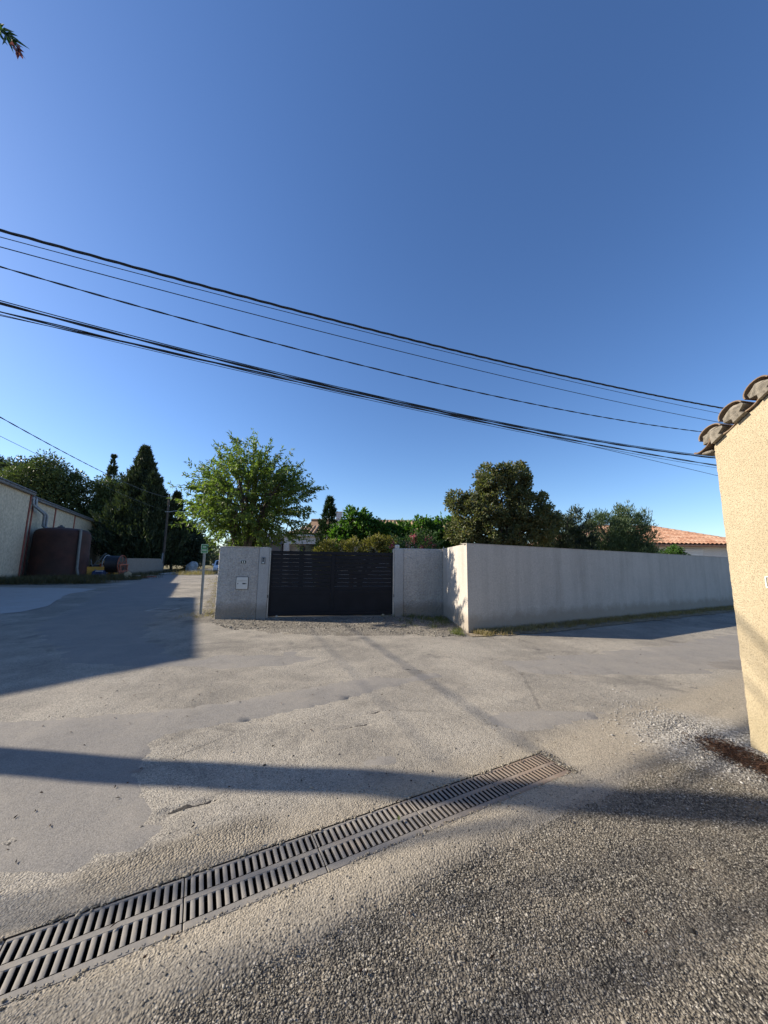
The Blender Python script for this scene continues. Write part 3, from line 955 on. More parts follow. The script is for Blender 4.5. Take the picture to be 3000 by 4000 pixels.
m.prism(n6, -0.05, tops)
t = thing('boundary_wall', CO, 'long pale rendered wall with its sunlit return, running right along the road', 'wall')
m.build('wall_panel', MAT['smoothcast'], t)
m = MB()
for a_, b_, za, zb in ((CO, LEND, 2.057, 1.862),):
    q = [a_ - LN * 0.008, b_ - LN * 0.008, b_ + LN * 0.208, a_ + LN * 0.208]
    vs = [(q[0].x, q[0].y, za), (q[1].x, q[1].y, zb), (q[2].x, q[2].y, zb), (q[3].x, q[3].y, za)]
    m.extrude(vs, (0, 0, 0.012))
m.build('coping', MAT['smoothcast'], t)

# ------------------------------------------------------------------ gate
t = thing('sliding_gate', wp(3.1, -0.08, 0), 'charcoal metal driveway gate of horizontal slats over a solid lower panel', 'gate')
G0, G1, GM = 1.30, 4.90, 3.085
D_A, D_B = -0.12, -0.075
wbox(MB(), G0 - 0.06, G1 + 0.02, D_A - 0.004, D_B + 0.006, 1.785, 1.878, 0.005).build('top_rail', MAT['gate'], t)
wbox(MB(), G0 - 0.06, G1 + 0.02, D_A - 0.004, D_B + 0.006, 0.055, 0.15, 0.005).build('bottom_rail', MAT['gate'], t)
wbox(MB(), G0 - 0.06, G0 + 0.055, D_A - 0.002, D_B + 0.003, 0.151, 1.784, 0.004).build('stile', MAT['gate'], t)
wbox(MB(), G1 - 0.055, G1 + 0.02, D_A - 0.002, D_B + 0.003, 0.151, 1.784, 0.004).build('stile', MAT['gate'], t)
wbox(MB(), GM - 0.055, GM + 0.055, D_A - 0.002, D_B + 0.003, 0.151, 1.784, 0.004).build('stile', MAT['gate'], t)
for s0, s1 in ((G0 + 0.056, GM - 0.056), (GM + 0.056, G1 - 0.056)):
    wbox(MB(), s0, s1, D_A + 0.008, D_B - 0.004, 0.151, 0.650, 0.004).build('lower_panel', MAT['gate'], t)
    wbox(MB(), s0, s1, D_A + 0.004, D_B, 0.645, 0.766, 0.006).build('middle_rail', MAT['gate'], t)
    zt = 1.772
    for i in range(9):
        o = wbox(MB(), s0, s1, D_A + 0.008, D_B - 0.008, zt - 0.1075, zt, 0.005).build('slat', MAT['gate'], t)
        zt -= 0.1125
for s in (1.55, 4.6):
    m = MB(); m.tube([wp(s, D_A - 0.01, 0.035), wp(s, D_B + 0.01, 0.035)], 0.035, 14)
    m.build('roller', MAT['steel'], t)
m = wbox(MB(), 1.0, 5.3, -0.135, -0.06, -0.02, 0.028, 0.004)
o = m.build('gate_track', MAT['concrete'])
tag(o, 'low concrete sill and track under the driveway gate', 'gate track')
m = wbox(MB(), 1.27, 1.30, -0.06, 0.0, 0.56, 0.64, 0.004)
m.build('latch_keep', MAT['black'], bpy.data.objects['gate_post'])
m = wbox(MB(), 4.905, 4.925, -0.06, 0.0, 0.56, 0.64, 0.004)
m.build('latch_keep', MAT['black'], bpy.data.objects['gate_post.001'])

# beacon on the post
t = thing('gate_beacon', wp(5.02, -0.06, 2.02), 'small white beacon on top of the right gate post', 'beacon')
wbox(MB(), 4.955, 5.085, -0.13, -0.02, 2.0185, 2.125, 0.02).build('housing', MAT['white'], t)
m = MB(); m.lathe(wp(5.02, -0.02, 2.075), [(0.028, 0.0), (0.028, 0.006), (0.02, 0.012)], 16, UPV, WNn)
m.build('lens', MAT['steel'], t)

# letter box
t = thing('letter_box', wp(0.587, 0, 0.8), 'cream metal letter box set in the roughcast wall under the number', 'letter box')
S0, S1, Z0, Z1 = 0.435, 0.74, 0.805, 1.128
wbox(MB(), S0 - 0.012, S1 + 0.012, -0.02, 0.018, Z0 - 0.012, Z1 + 0.012, 0.006).build('frame', MAT['black'], t)
d_ = wbox(MB(), S0, S1, 0.0185, 0.036, Z0, Z1, 0.005).build('door', MAT['white'], t)
wbox(MB(), S0 + 0.03, S1 - 0.03, 0.0362, 0.043, Z1 - 0.085, Z1 - 0.045, 0.003).build('flap', MAT['white'], d_)
wbox(MB(), S0 + 0.02, S1 - 0.02, 0.0362, 0.0375, Z1 - 0.106, Z1 - 0.100).build('seam', MAT['black'], d_)
wbox(MB(), S1 - 0.14, S1 - 0.035, 0.0362, 0.040, Z0 + 0.13, Z0 + 0.165, 0.002).build('name_plate', MAT['black'], d_)
wbox(MB(), S1 - 0.07, S1 - 0.04, 0.0402, 0.042, Z0 + 0.137, Z0 + 0.15, 0.001).build('name_strip', MAT['white'], d_)
m = MB(); m.lathe(wp(S0 + 0.045, 0.0362, Z0 + 0.147), [(0.014, 0.0), (0.014, 0.004), (0.009, 0.006)], 14, UPV, WNn)
m.build('lock', MAT['black'], d_)


def text_mesh(name, body, size, origin, X, Z, mat, parent, depth=0.002, align='CENTER'):
    c = bpy.data.curves.new(name, 'FONT')
    c.body = body
    c.size = size
    c.extrude = depth / 2
    c.align_x = align
    c.align_y = 'CENTER'
    tmp = bpy.data.objects.new(name + '_tmp', c)
    COL.objects.link(tmp)
    dg = bpy.context.evaluated_depsgraph_get()
    me = bpy.data.meshes.new_from_object(tmp.evaluated_get(dg))
    bpy.data.objects.remove(tmp)
    X, Z = Vector(X).normalized(), Vector(Z).normalized()
    Yv = X.cross(Z)                     # out of the face
    m = MB()
    vs = [Vector(origin) + X * v.co.x + Z * v.co.y + Yv * v.co.z for v in me.vertices]
    m.add(vs, [tuple(p.vertices) for p in me.polygons])
    return m.build(name, mat, parent)


t = thing('number_plate', wp(0.588, 0, 1.5), 'dark house number plate reading 11 above the letter box', 'number plate')
wbox(MB(), 0.515, 0.66, 0.001, 0.008, 1.498, 1.594, 0.002).build('plate', MAT['signwhite'], t)
wbox(MB(), 0.519, 0.656, 0.006, 0.0092, 1.502, 1.590, 0.001).build('enamel', MAT['black'], t)
m = MB()
for sc in (0.562, 0.612):
    wbox(m, sc - 0.009, sc + 0.009, 0.0094, 0.0115, 1.517, 1.576)
    wbox(m, sc - 0.017, sc + 0.017, 0.0096, 0.0118, 1.516, 1.524)
    wbox(m, sc - 0.020, sc - 0.004, 0.0096, 0.0118, 1.563, 1.571)
m.build('digits', MAT['signwhite'], t)

t = thing('intercom', wp(1.12, 0.022, 1.5), 'dark door intercom on the left gate post', 'intercom')
wbox(MB(), 1.072, 1.168, 0.024, 0.05, 1.500, 1.690, 0.006).build('housing', MAT['black'], t)
wbox(MB(), 1.080, 1.160, 0.050, 0.054, 1.510, 1.682, 0.003).build('face_plate', MAT['zinc'], t)
m = MB(); m.lathe(wp(1.122, 0.054, 1.645), [(0.026, 0.0), (0.026, 0.004), (0.015, 0.006)], 16, UPV, WNn); m.build('camera_lens', MAT['glass'], t)
m = MB(); m.lathe(wp(1.118, 0.054, 1.585), [(0.022, 0.0), (0.022, 0.004), (0.018, 0.006)], 16, UPV, WNn); m.build('speaker', MAT['black'], t)
wbox(MB(), 1.100, 1.142, 0.054, 0.060, 1.523, 1.542, 0.002).build('call_button', MAT['signwhite'], t)

# ------------------------------------------------------------------ green sign
t = thing('street_sign', (-5.36, 10.66, 0), 'small green sign on a thin steel post left of the wall', 'sign')
m = MB()
tilt = Vector((-0.02, 0, 1)).normalized()
b0 = Vector((-5.36, 10.66, -0.05))
SX = Vector((0.955, 0.297, 0))
SN = Vector((0.297, -0.955, 0))
for off in (-0.028, 0.028):
    m.box(b0 + SX * off + tilt * 1.04, (0.010, 0.05, 2.08), SX, -SN, tilt)
m.box(b0 + tilt * 1.04 - SN * 0.02, (0.05, 0.008, 2.08), SX, -SN, tilt)
m.build('post', MAT['steel'], t)
sc = b0 + tilt * 1.975 + SN * 0.032
def rrect(w, h, r, n=5):
    pts = []
    for cx, cz, a0 in ((w / 2 - r, h / 2 - r, 0), (-w / 2 + r, h / 2 - r, 90), (-w / 2 + r, -h / 2 + r, 180), (w / 2 - r, -h / 2 + r, 270)):
        for k in range(n + 1):
            a = R_(a0 + 90 * k / n)
            pts.append((cx + r * math.cos(a), cz + r * math.sin(a)))
    return pts
def plate(w, h, r, d0, th, name, mat):
    m = MB()
    m.extrude([sc + SX * a + tilt * b + SN * d0 for a, b in rrect(w, h, r)], SN * th)
    return m.build(name, mat, t)
plate(0.195, 0.275, 0.02, 0.0, 0.006, 'plate', MAT['green'])
plate(0.183, 0.262, 0.018, 0.0062, 0.001, 'border', MAT['signwhite'])
plate(0.163, 0.242, 0.014, 0.0074, 0.001, 'face', MAT['green'])
for zc, x0, nch in ((0.055, -0.042, 6), (-0.045, -0.03, 6)):
    m = MB()
    for q in range(nch):
        xc = x0 + q * 0.0155
        m.box(sc + SX * (xc - 0.004) + tilt * zc + SN * 0.0092, (0.0035, 0.001, 0.05), SX, -SN, tilt)
        m.box(sc + SX * (xc + 0.004) + tilt * zc + SN * 0.0092, (0.0035, 0.001, 0.05), SX, -SN, tilt)
        m.box(sc + SX * xc + tilt * (zc + (0.021, 0.0, -0.021)[q % 3]) + SN * 0.0094, (0.0115, 0.001, 0.008), SX, -SN, tilt)
    if zc < 0: m.box(sc + SX * (-0.056) + tilt * (-0.045) + SN * 0.0092, (0.010, 0.001, 0.045), SX, -SN, tilt)
    tag(m.build('lettering', MAT['signwhite'], t), None, None, None, 'stuff')

# ------------------------------------------------------------------ yellow building at the right
YB = Vector((3.31, 3.39, 0))
YD = Vector((0.164, -0.986, 0)).normalized()     # along its lit face, towards the viewer
YN = Vector((-0.986, -0.164, 0)).normalized()    # out of that face
YI = -YN                                         # into the building
SL = math.tan(R_(33))
t = thing('yellow_building', YB, 'yellow rendered building with a tiled roof edge at the right border', 'building')
half = 3.2
rj = np.random.default_rng(14)
prof = [(float(rj.normal(0, 0.0018)), float(z)) for z in np.linspace(-0.1, 2.80, 60)] + [(half, 2.80 + SL * half), (2 * half, 2.80), (2 * half, -0.1)]
m = MB()
m.extrude([YB + YD * a + UPV * z for a, z in prof], YI * 5.5)
m.build('wall', MAT['yellow_stucco'], t)
rm = MB()
for s_ in (0, 1):
    a0, a1 = (-0.12, half) if s_ == 0 else (2 * half + 0.12, half)
    z0_ = 2.80 + (-0.12 * SL)
    q = [YB + YD * a0 + UPV * (z0_ + 0.03) + YI * 0.12, YB + YD * a1 + UPV * (2.80 + SL * half + 0.03) + YI * 0.12]
    rm.extrude([q[0], q[1], q[1] + UPV * 0.05, q[0] + UPV * 0.05], YI * 5.35)
rf = rm.build('roof', MAT['tile_old'], t)


def canal(L, r0, r1, th, up_, n=8, zs=1.0):
    """a half-round tapered tile along +X, r0 at x=0 end, r1 at x=L; up_=1 arch, -1 trough"""
    vs, fs = [], []
    for x, r in ((0, r0), (L, r1)):
        for rr in (r, r - th):
            for k in range(n + 1):
                a = math.pi * k / n
                vs.append((x, rr * math.cos(a), up_ * zs * rr * math.sin(a)))
    w = n + 1
    for k in range(n):
        fs.append((k, k + 1, 2 * w + k + 1, 2 * w + k))
        fs.append((w + k, 3 * w + k, 3 * w + k + 1, w + k + 1))
        fs.append((k, w + k, w + k + 1, k + 1))
        fs.append((2 * w + k, 2 * w + k + 1, 3 * w + k + 1, 3 * w + k))
    fs += [(0, 2 * w, 3 * w, w), (n, w + n, 3 * w + n, 2 * w + n)]
    me = bpy.data.meshes.new('tile')
    me.from_pydata(vs, [], fs)
    me.update()
    me.polygons.foreach_set('use_smooth', [True] * len(me.polygons))
    me.set_sharp_from_angle(angle=R_(40))
    return me


def put(me, name, pos, X, Z, parent, mat=None):
    """link a shared mesh as a part, its x axis along X"""
    if mat and not me.materials: me.materials.append(mat)
    o = bpy.data.objects.new(name, me)
    COL.objects.link(o)
    X = Vector(X).normalized()
    Z = Vector(Z)
    Z = (Z - X * Z.dot(X)).normalized()
    Yv = Z.cross(X)
    Mx = Matrix((X, Yv, Z)).transposed().to_4x4()
    po = Vector(ORG[parent.name])
    Mx.translation = Vector(pos) - po
    o.parent = parent
    o.matrix_local = Mx
    return o


SD = (YD + UPV * SL).normalized()                 # up along the rake
SNm = (UPV - YD * SL).normalized()                # normal of the roof slope
cov = canal(0.46, 0.118, 0.105, 0.013, 1, 10, 0.62)
pan = canal(0.46, 0.105, 0.11, 0.02, -1, 10, 0.42)
pit = 0.25
# mortar filling under each cover tile, a little uneven
def mortar_mesh(k):
    r = np.random.default_rng(90 + k)
    vs, fs = [], []
    nn = 9
    ring0 = [(0.012, (0.106 + 0.008 * r.normal()) * math.cos(math.pi * i / nn), (0.060 + 0.005 * r.normal()) * math.sin(math.pi * i / nn) - 0.03) for i in range(nn + 1)] + [(0.02, 0.06, -0.085), (0.02, -0.06, -0.085)]
    ring0 = [(x + r.normal(0, 0.006), y, z) for x, y, z in ring0]
    ring1 = [(0.30, y, z) for x, y, z in ring0]
    n2 = len(ring0)
    cx = (-0.002, 0.0, 0.015)
    vs = [cx] + ring0 + ring1
    fs = [(0, 1 + i, 1 + (i + 1) % n2) for i in range(n2)] + [(1 + i, 1 + n2 + i, 1 + n2 + (i + 1) % n2, 1 + (i + 1) % n2) for i in range(n2)]
    me = bpy.data.meshes.new('mortar')
    me.from_pydata(vs, [], fs)
    me.update()
    me.materials.append(MAT['mortar'])
    return me
for row in range(3):
    for i in range(18):
        a = 0.075 + pit * i
        if a > half / math.cos(R_(33)): break
        r = np.random.default_rng(500 + i + 37 * row)
        base = YB + SD * a + UPV * 2.80 + SNm * 0.085 + YI * (row * 0.40 - 0.06 + r.normal(0, 0.012))
        tilt_ = YI + SNm * (0.02 + r.normal(0, 0.015)) + SD * r.normal(0, 0.02)
        put(pan, 'tile', base + SD * 0.125 - SNm * 0.035 + YI * 0.045, tilt_, SNm, rf, MAT['verge_tile'])
        put(cov, 'tile', base + SNm * (0.012 + r.normal(0, 0.004)), tilt_, SNm + SD * r.normal(0, 0.06), rf, MAT['verge_tile'])
        if row == 0:
            put(mortar_mesh(i), 'mortar', base + SNm * 0.006 - YI * 0.006, YI, SNm, rf)
# last tile hanging at the lower end, and a broken piece below it
b_ = YB - SD * 0.055 + UPV * 2.80 + SNm * 0.06 - YI * 0.05
put(pan, 'tile', b_, YI, SNm, rf)
m = MB(); m.box(YB - YD * 0.055 + UPV * 2.745 + YI * 0.05, (0.10, 0.16, 0.03), YD, YI, UPV + YD * 0.5, bev=0.008)
m.build('broken_tile', MAT['mortar'], rf)
# painted white frame on the face, running out of the picture
t2 = thing('wall_plaque', YB + YD * 0.17 + UPV * 1.35, 'white rounded outline of a plaque on the yellow wall at the right border', 'plaque')
m = MB()
def yf(a, z, d=0.003): return YB + YD * a + UPV * z + YN * d
ring = [(x + 0.37, z + 1.47) for x, z in rrect(0.20, 0.10, 0.012)]
ring_i = [(x + 0.37, z + 1.47) for x, z in rrect(0.184, 0.084, 0.008)]
vs = [yf(a, z, 0.002) for a, z in ring] + [yf(a, z, 0.002) for a, z in ring_i] + [yf(a, z, 0.007) for a, z in ring] + [yf(a, z, 0.007) for a, z in ring_i]
n = len(ring)
fs = []
for i in range(n):
    j = (i + 1) % n
    fs += [(2 * n + i, 2 * n + j, 3 * n + j, 3 * n + i), (i, j, 2 * n + j, 2 * n + i), (n + i, 3 * n + i, 3 * n + j, n + j)]
m.add(vs, fs)
m.build('outline', MAT['signwhite'], t2)
# ------------------------------------------------------------------ farm shed along the left road
HD = Vector((-0.47, 0.883, 0)).normalized()
HI = Vector((-0.883, -0.47, 0)).normalized()      # into the shed
H0 = Vector((-16.2, 7.3, 0))
t = thing('farm_shed', H0 + HD * 20, 'long grimy cream shed with stepped eaves and red joint strips on the left', 'shed')
secs = [(0.0, 10.4, 6.86, 0.0), (10.404, 20.25, 6.25, 0.0), (20.254, 46.6, 6.0, 0.15)]
for s0, s1, h, rec in secs:
    m = MB()
    a, b = H0 + HD * s0 + HI * rec, H0 + HD * s1 + HI * rec
    half_ = 6.0
    for p_ in (None,):
        prof = [(0, -0.1), (0, h), (half_, h + 1.5), (2 * half_, h), (2 * half_, -0.1)]
        m.extrude([a + HI * d + UPV * z for d, z in prof], b - a)
    m.build('wall', MAT['shed'], t)
    # corrugated fibre-cement roof: wavy edge towards the road
    nseg = int((s1 - s0) / 0.089)
    prof = []
    for k in range(nseg + 1):
        s = s0 - 0.05 + (s1 - s0 + 0.1) * k / nseg
        prof.append((s, 0.028 * (1 if k % 2 else -1)))
    vs, fs = [], []
    for d, z in ((-0.28 + rec, h - 0.02), (half_ + rec, h + 1.56)):
        for s, w in prof:
            p_ = H0 + HD * s + HI * d
            vs.append((p_.x, p_.y, z + w + 0.07))
    n = len(prof)
    fs = [(k, k + 1, n + k + 1, n + k) for k in range(n - 1)]
    vs2 = [(v[0], v[1], v[2] - 0.05) for v in vs]
    m = MB()
    m.add(vs + vs2, fs + [(2 * n + f[3], 2 * n + f[2], 2 * n + f[1], 2 * n + f[0]) for f in fs] + [(k, 2 * n + k, 2 * n + k + 1, k + 1) for k in range(n - 1)])
    rf = m.build('roof', MAT['fibro'], t)
    m = MB()
    q0, q1 = H0 + HD * (s0 - 0.06) + HI * (rec - 0.16), H0 + HD * (s1 + 0.12) + HI * (rec - 0.16)
    m.box((q0 + q1) / 2 + UPV * (h - 0.10), ((q1 - q0).length, 0.17, 0.19), HD, -HI, bev=0.05)
    m.build('gutter', MAT['fibro'], rf)
for s, rec, h in ((20.15, 0.0, 6.1), (21.2, 0.15, 5.9), (26.0, 0.15, 5.85), (31.6, 0.15, 5.85)):
    m = MB()
    p_ = H0 + HD * s + HI * (rec - 0.045)
    m.tube([p_ + UPV * 0.0, p_ + UPV * h], 0.05, 10)
    m.build('joint_strip', MAT['redpipe'], t)
p_ = lambda s, d, z: H0 + HD * s - HI * d + UPV * z
for off in (0.0, 0.55):
    m = MB()
    m.tube([p_(20.4 + off, 0.1, 5.95), p_(20.4 + off, 0.12, 5.45), p_(20.5 + off, 0.2, 5.3), p_(21.75 + off, 0.35, 4.95), p_(21.9 + off, 0.4, 4.8), p_(21.9 + off, 0.4, 3.98), p_(22.1 + off, 0.5, 3.84), p_(23.6 + off * 0.5, 1.2, 3.84), p_(23.8 + off * 0.5, 1.3, 3.72)], 0.085, 12)
    m.build('rain_pipe', MAT['zinc'], t, 'auto')
p3 = H0 + HD * 46.5 + HI * 0.1
m = MB(); m.tube([p3 + UPV * 0.1, p3 + UPV * 5.8], 0.06, 8); m.build('downpipe', MAT['shed'], t)

TC = Vector((-24.85, 27.25, 0))
t = thing('water_tank', TC, 'big oxblood cylindrical water tank standing against the shed', 'tank')
m = MB()
m.lathe(TC, [(1.76, 0.0), (1.76, 0.05), (1.74, 0.1), (1.69, 3.25), (1.66, 3.45), (1.58, 3.6), (1.42, 3.72), (1.1, 3.81), (0.7, 3.87), (0.2, 3.9)], 56)
m.build('shell', MAT['tank'], t, 'auto')
m = MB(); m.lathe(TC + Vector((0.2, -0.5, 3.86)), [(0.22, 0.0), (0.22, 0.08), (0.12, 0.12), (0.05, 0.2)], 18); m.build('inlet_cap', MAT['black'], t)
fr, rg = Vector((0.68, -0.73, 0)), Vector((0.73, 0.68, 0))
e0 = TC + rg * 0.94 + fr * 1.53
m = MB(); m.tube([TC + rg * 0.85 + fr * 1.2 + UPV * 3.72, e0 + UPV * 3.72, e0 + UPV * 3.6, e0 + rg * 0.02 + fr * 0.05 + UPV * 2.0, e0 + rg * 0.05 + fr * 0.1 + UPV * 0.8, e0 + rg * 0.2 + fr * 0.2 + UPV * 0.1], 0.085, 12)
m.build('overflow_hose', MAT['hose'], t, 'auto')

# yellow crate beside the tank
cb = Vector((-23.2, 28.6, 0))
t = thing('yellow_crate', cb, 'yellow plastic crate with black pipe ends, between tank and hose reel', 'crate')
m = MB()
z0, z1 = 0.12, 0.92
def qd(w, d, z, k=1.0): return [cb + rg * (a * w / 2) + fr * (b * d / 2) + UPV * z for a, b in ((-1, -1), (1, -1), (1, 1), (-1, 1))]
vs = qd(1.0, 0.8, z0) + qd(1.15, 0.95, z1) + qd(1.08, 0.88, z1) + qd(0.93, 0.73, z0 + 0.06)
fs = [(0, 1, 2, 3)[::-1]] + [(i, (i + 1) % 4, 4 + (i + 1) % 4, 4 + i) for i in range(4)] + [(4 + i, 4 + (i + 1) % 4, 8 + (i + 1) % 4, 8 + i) for i in range(4)] + [(8 + i, 8 + (i + 1) % 4, 12 + (i + 1) % 4, 12 + i) for i in range(4)] + [(12, 13, 14, 15)]
m.add(vs, fs)
m.build('tub', MAT['yellow'], t)
for sx, sy in ((-1, -1), (1, -1), (1, 1), (-1, 1)):
    m = MB(); m.box(cb + rg * sx * 0.42 + fr * sy * 0.32 + UPV * 0.06, (0.14, 0.14, 0.14), rg, fr); m.build('foot', MAT['yellow'], t)
t = thing('coiled_hose', cb + UPV * 0.92, 'black hose coil with a pale loose end lying in the yellow crate', 'hose')
m = MB()
for k in range(4):
    m.tube([cb + rg * (0.40 - 0.03 * k) * math.cos(a / 16 * 6.283) + fr * (0.3 - 0.02 * k) * math.sin(a / 16 * 6.283) + UPV * (0.86 + 0.06 * k) for a in range(17)], 0.035, 8)
m.build('coil', MAT['blackhose'], t)
m = MB(); m.tube([cb + rg * -0.3 + UPV * 1.5, cb + rg * -0.25 + fr * 0.2 + UPV * 1.15, cb + rg * -0.1 + fr * 0.4 + UPV * 0.8, cb + rg * 0.1 + fr * 0.5 + UPV * 0.62], 0.025, 8)
m.build('loose_end', MAT['hose'], t)

# irrigation hose reel
rc = Vector((-22.25, 29.4, 1.12))
t = thing('hose_reel', Vector((rc.x, rc.y, 0)), 'irrigation hose reel with black drum and faded red frame by the shed', 'hose reel')
ax = (rg * 0.86 + fr * 0.5).normalized()
pr = []
for k in range(24):
    z = -0.48 + 0.96 * k / 23
    pr.append((0.66 + 0.03 * (k % 2), z))
m = MB(); m.lathe(rc, [(0.12, -0.49)] + pr + [(0.12, 0.49)], 36, UPV, ax); m.build('drum', MAT['blackhose'], t, 'auto')
for sg in (-1, 1):
    m = MB(); m.tube([rc + ax * sg * 0.54 + (UPV * math.cos(a * 6.283 / 24) + ax.cross(UPV) * math.sin(a * 6.283 / 24)) * 0.74 for a in range(25)], 0.03, 8, False)
    for q in range(6):
        a = q * math.pi / 3
        d = UPV * math.cos(a) + ax.cross(UPV) * math.sin(a)
        m.tube([rc + ax * sg * 0.54, rc + ax * sg * 0.54 + d * 0.74], 0.018, 6)
    m.build('drum_rim', MAT['redframe' if sg > 0 else 'steel'], t)
m = MB()
s_ = ax.cross(UPV)
for sg in (-1, 1):
    for e in (-1, 1):
        m.box(rc + ax * sg * 0.68 + s_ * e * 0.62 + UPV * (-0.62), (0.09, 0.09, 1.15), ax, s_)
    m.box(rc + ax * sg * 0.68 + UPV * (-0.02), (0.09, 1.5, 0.09), ax, s_)
    m.box(rc + ax * sg * 0.68 + UPV * (-0.55), (0.08, 1.9, 0.08), ax, s_, (UPV + s_ * 0.55).normalized())
for e in (-1, 1):
    m.box(rc + s_ * e * 0.95 + UPV * (-0.95), (1.6, 0.10, 0.10), ax, s_)
m.box(rc + s_ * -1.4 + UPV * (-0.93), (0.09, 1.2, 0.09), ax, s_)
m.build('frame', MAT['redframe'], t)
for k, (da, ds) in enumerate(((-0.75, -1.05), (-0.35, -1.1))):
    m = MB(); m.lathe(rc + ax * da + s_ * ds + UPV * (-0.87), [(0.12, -0.10), (0.36, -0.10), (0.38, -0.05), (0.38, 0.05), (0.36, 0.10), (0.12, 0.10)], 22, UPV, ax)
    m.build('wheel', MAT['yellow'], t, 'auto')
m = MB(); m.tube([rc + ax * -1.5 + UPV * (-1.2), rc + ax * -1.4 + UPV * 0.1, rc + ax * -1.05 + UPV * 0.35, rc + ax * -0.9 + UPV * 0.7, rc + ax * -0.7 + UPV * 0.88], 0.05, 8); m.build('feed_pipe', MAT['hose'], t)
gp = Vector((-22.55, 28.3, 0))
t = thing('blue_barrel', gp, 'blue and white plastic barrel lying before the hose reel', 'barrel')
m = MB(); m.lathe(gp + UPV * 0.34 - ax * 0.4, [(0.26, 0.0), (0.30, 0.05), (0.31, 0.25), (0.29, 0.3), (0.31, 0.35), (0.31, 0.7), (0.26, 0.76)], 20, UPV, ax); m.build('body', plain('blue_plastic', (0.03, 0.05, 0.12), 0.5), t, 'auto')
m = MB(); m.box(gp + UPV * 0.58 + ax * 0.02 + fr * 0.12, (0.5, 0.3, 0.06), ax, s_, bev=0.02); m.build('label_panel', MAT['white'], t)
for k, (c, L, w, dz, lab, mt) in enumerate([
    (Vector((-21.3, 27.6, 0.12)), 2.6, 0.12, 0.05, 'long weathered plank lying on the weeds before the hose reel', 'wood'),
    (Vector((-20.4, 28.5, 0.20)), 1.7, 0.2, 0.05, 'pale board leaning beside the hose reel frame', 'white'),
    (Vector((-22.4, 27.7, 0.15)), 1.6, 0.3, 0.10, 'white metal sheet on the ground below the blue barrel', 'white'),
    (Vector((-19.9, 29.6, 0.10)), 2.2, 0.25, 0.08, 'dark beam on the ground at the right end of the scrap', 'redframe')]):
    m = MB(); m.box(c, (L, w, dz), (ax * 1 + s_ * (0.25 * (k - 1.5)) + UPV * 0.05).normalized(), None, bev=0.01)
    o = m.build('scrap_board', MAT[mt]); tag(o, lab, 'board')
m = MB(); m.extrude([Vector((-20.05, 27.7, 0.02)) + v for v in (Vector((0, 0, 0)), Vector((0.3, 0.2, 0)), Vector((0.33, 0.25, 0.45)), Vector((0.12, 0.12, 0.62)), Vector((-0.1, 0, 0.4)))], (0.02, -0.03, 0))
o = m.build('card_sheet', plain('buff_card', (0.42, 0.36, 0.24), 0.8)); tag(o, 'torn buff cardboard sheet standing at the road edge', 'cardboard')

# low concrete wall
m = MB()
a, b = Vector((-22.6, 31.3, 0)), Vector((-24.9, 40.2, 0))
d = (b - a).normalized()
nn = Vector((-d.y, d.x, 0))
L = (b - a).length
top = [(0, -0.1), (0, 1.62), (L * 0.55, 1.64), (L * 0.88, 1.62), (L * 0.94, 1.45), (L * 0.97, 1.15), (L, 0.9), (L, -0.1)]
m.extrude([a + d * s + UPV * z for s, z in top], nn * 0.25)
t = thing('concrete_wall', a, 'low rough concrete wall with a broken right end below the cypresses', 'wall')
m.build('wall_panel', MAT['concrete'], t)
kb = MB()
kb.box(Vector((-23.6, 39.0, 0.05)), (4.2, 0.16, 0.14), (d * 1 + nn * -0.06), None, bev=0.02)
o = kb.build('kerb', MAT['concrete_pad']); tag(o, 'pale concrete kerb at the road edge before the low wall', 'kerb')

# rock at the roadside
import bmesh
def rock(c, s, name, lab, seed):
    bm = bmesh.new(); bmesh.ops.create_icosphere(bm, subdivisions=3, radius=1)
    r = np.random.default_rng(seed); ph = r.uniform(0, 6, 6)
    for v in bm.verts:
        k = 1 + 0.16 * math.sin(3 * v.co.x + ph[0]) + 0.12 * math.sin(4 * v.co.y + ph[1]) + 0.1 * math.sin(5 * v.co.z + ph[2]) + 0.05 * math.sin(11 * v.co.x + 9 * v.co.z)
        v.co = Vector((v.co.x * s[0] * k, v.co.y * s[1] * k, v.co.z * s[2] * k))
    me = bpy.data.meshes.new(name); bm.to_mesh(me); bm.free()
    me.materials.append(MAT['rock'])
    o = bpy.data.objects.new(name, me); COL.objects.link(o); o.location = c
    return tag(o, lab, 'boulder')
rock((-24.3, 45.0, 0.35), (0.75, 0.6, 0.85), 'boulder', 'big pale boulder at the bend of the far road', 3)

# white van
vc = Vector((-19.15, 42.0, 0))
t = thing('parked_van', vc, 'white van parked facing the junction, half hidden by the wall', 'van')
VX, VY = Vector((0.93, 0.36, 0)).normalized(), Vector((-0.36, 0.93, 0)).normalized()   # width, back
def vpnt(x, y, z): return vc + VX * x + VY * y + UPV * z
prof = [(0.0, 0.25), (0.0, 0.62), (0.10, 0.80), (0.62, 0.92), (1.25, 1.48), (1.5, 1.54), (4.2, 1.54), (4.35, 1.4), (4.35, 0.25)]
m = MB()
n = len(prof)
vs = []
for x in (-0.86, -0.74, 0.74, 0.86):
    for y, z in prof:
        ins = 1.0 if abs(x) < 0.8 else 1.0
        vs.append(vpnt(x * (1 - 0.10 * max(0, (z - 0.9) / 0.64)), y + (0.06 if abs(x) > 0.8 else 0), z - (0.03 if abs(x) > 0.8 and z > 1.2 else 0)))
fs = [tuple(range(n))[::-1], tuple(range(3 * n, 4 * n))]
for k in range(3):
    for i in range(n):
        j = (i + 1) % n
        fs.append((k * n + i, k * n + j, (k + 1) * n + j, (k + 1) * n + i))
m.add(vs, fs)
m.build('body', MAT['vanwhite'], t, 'auto')
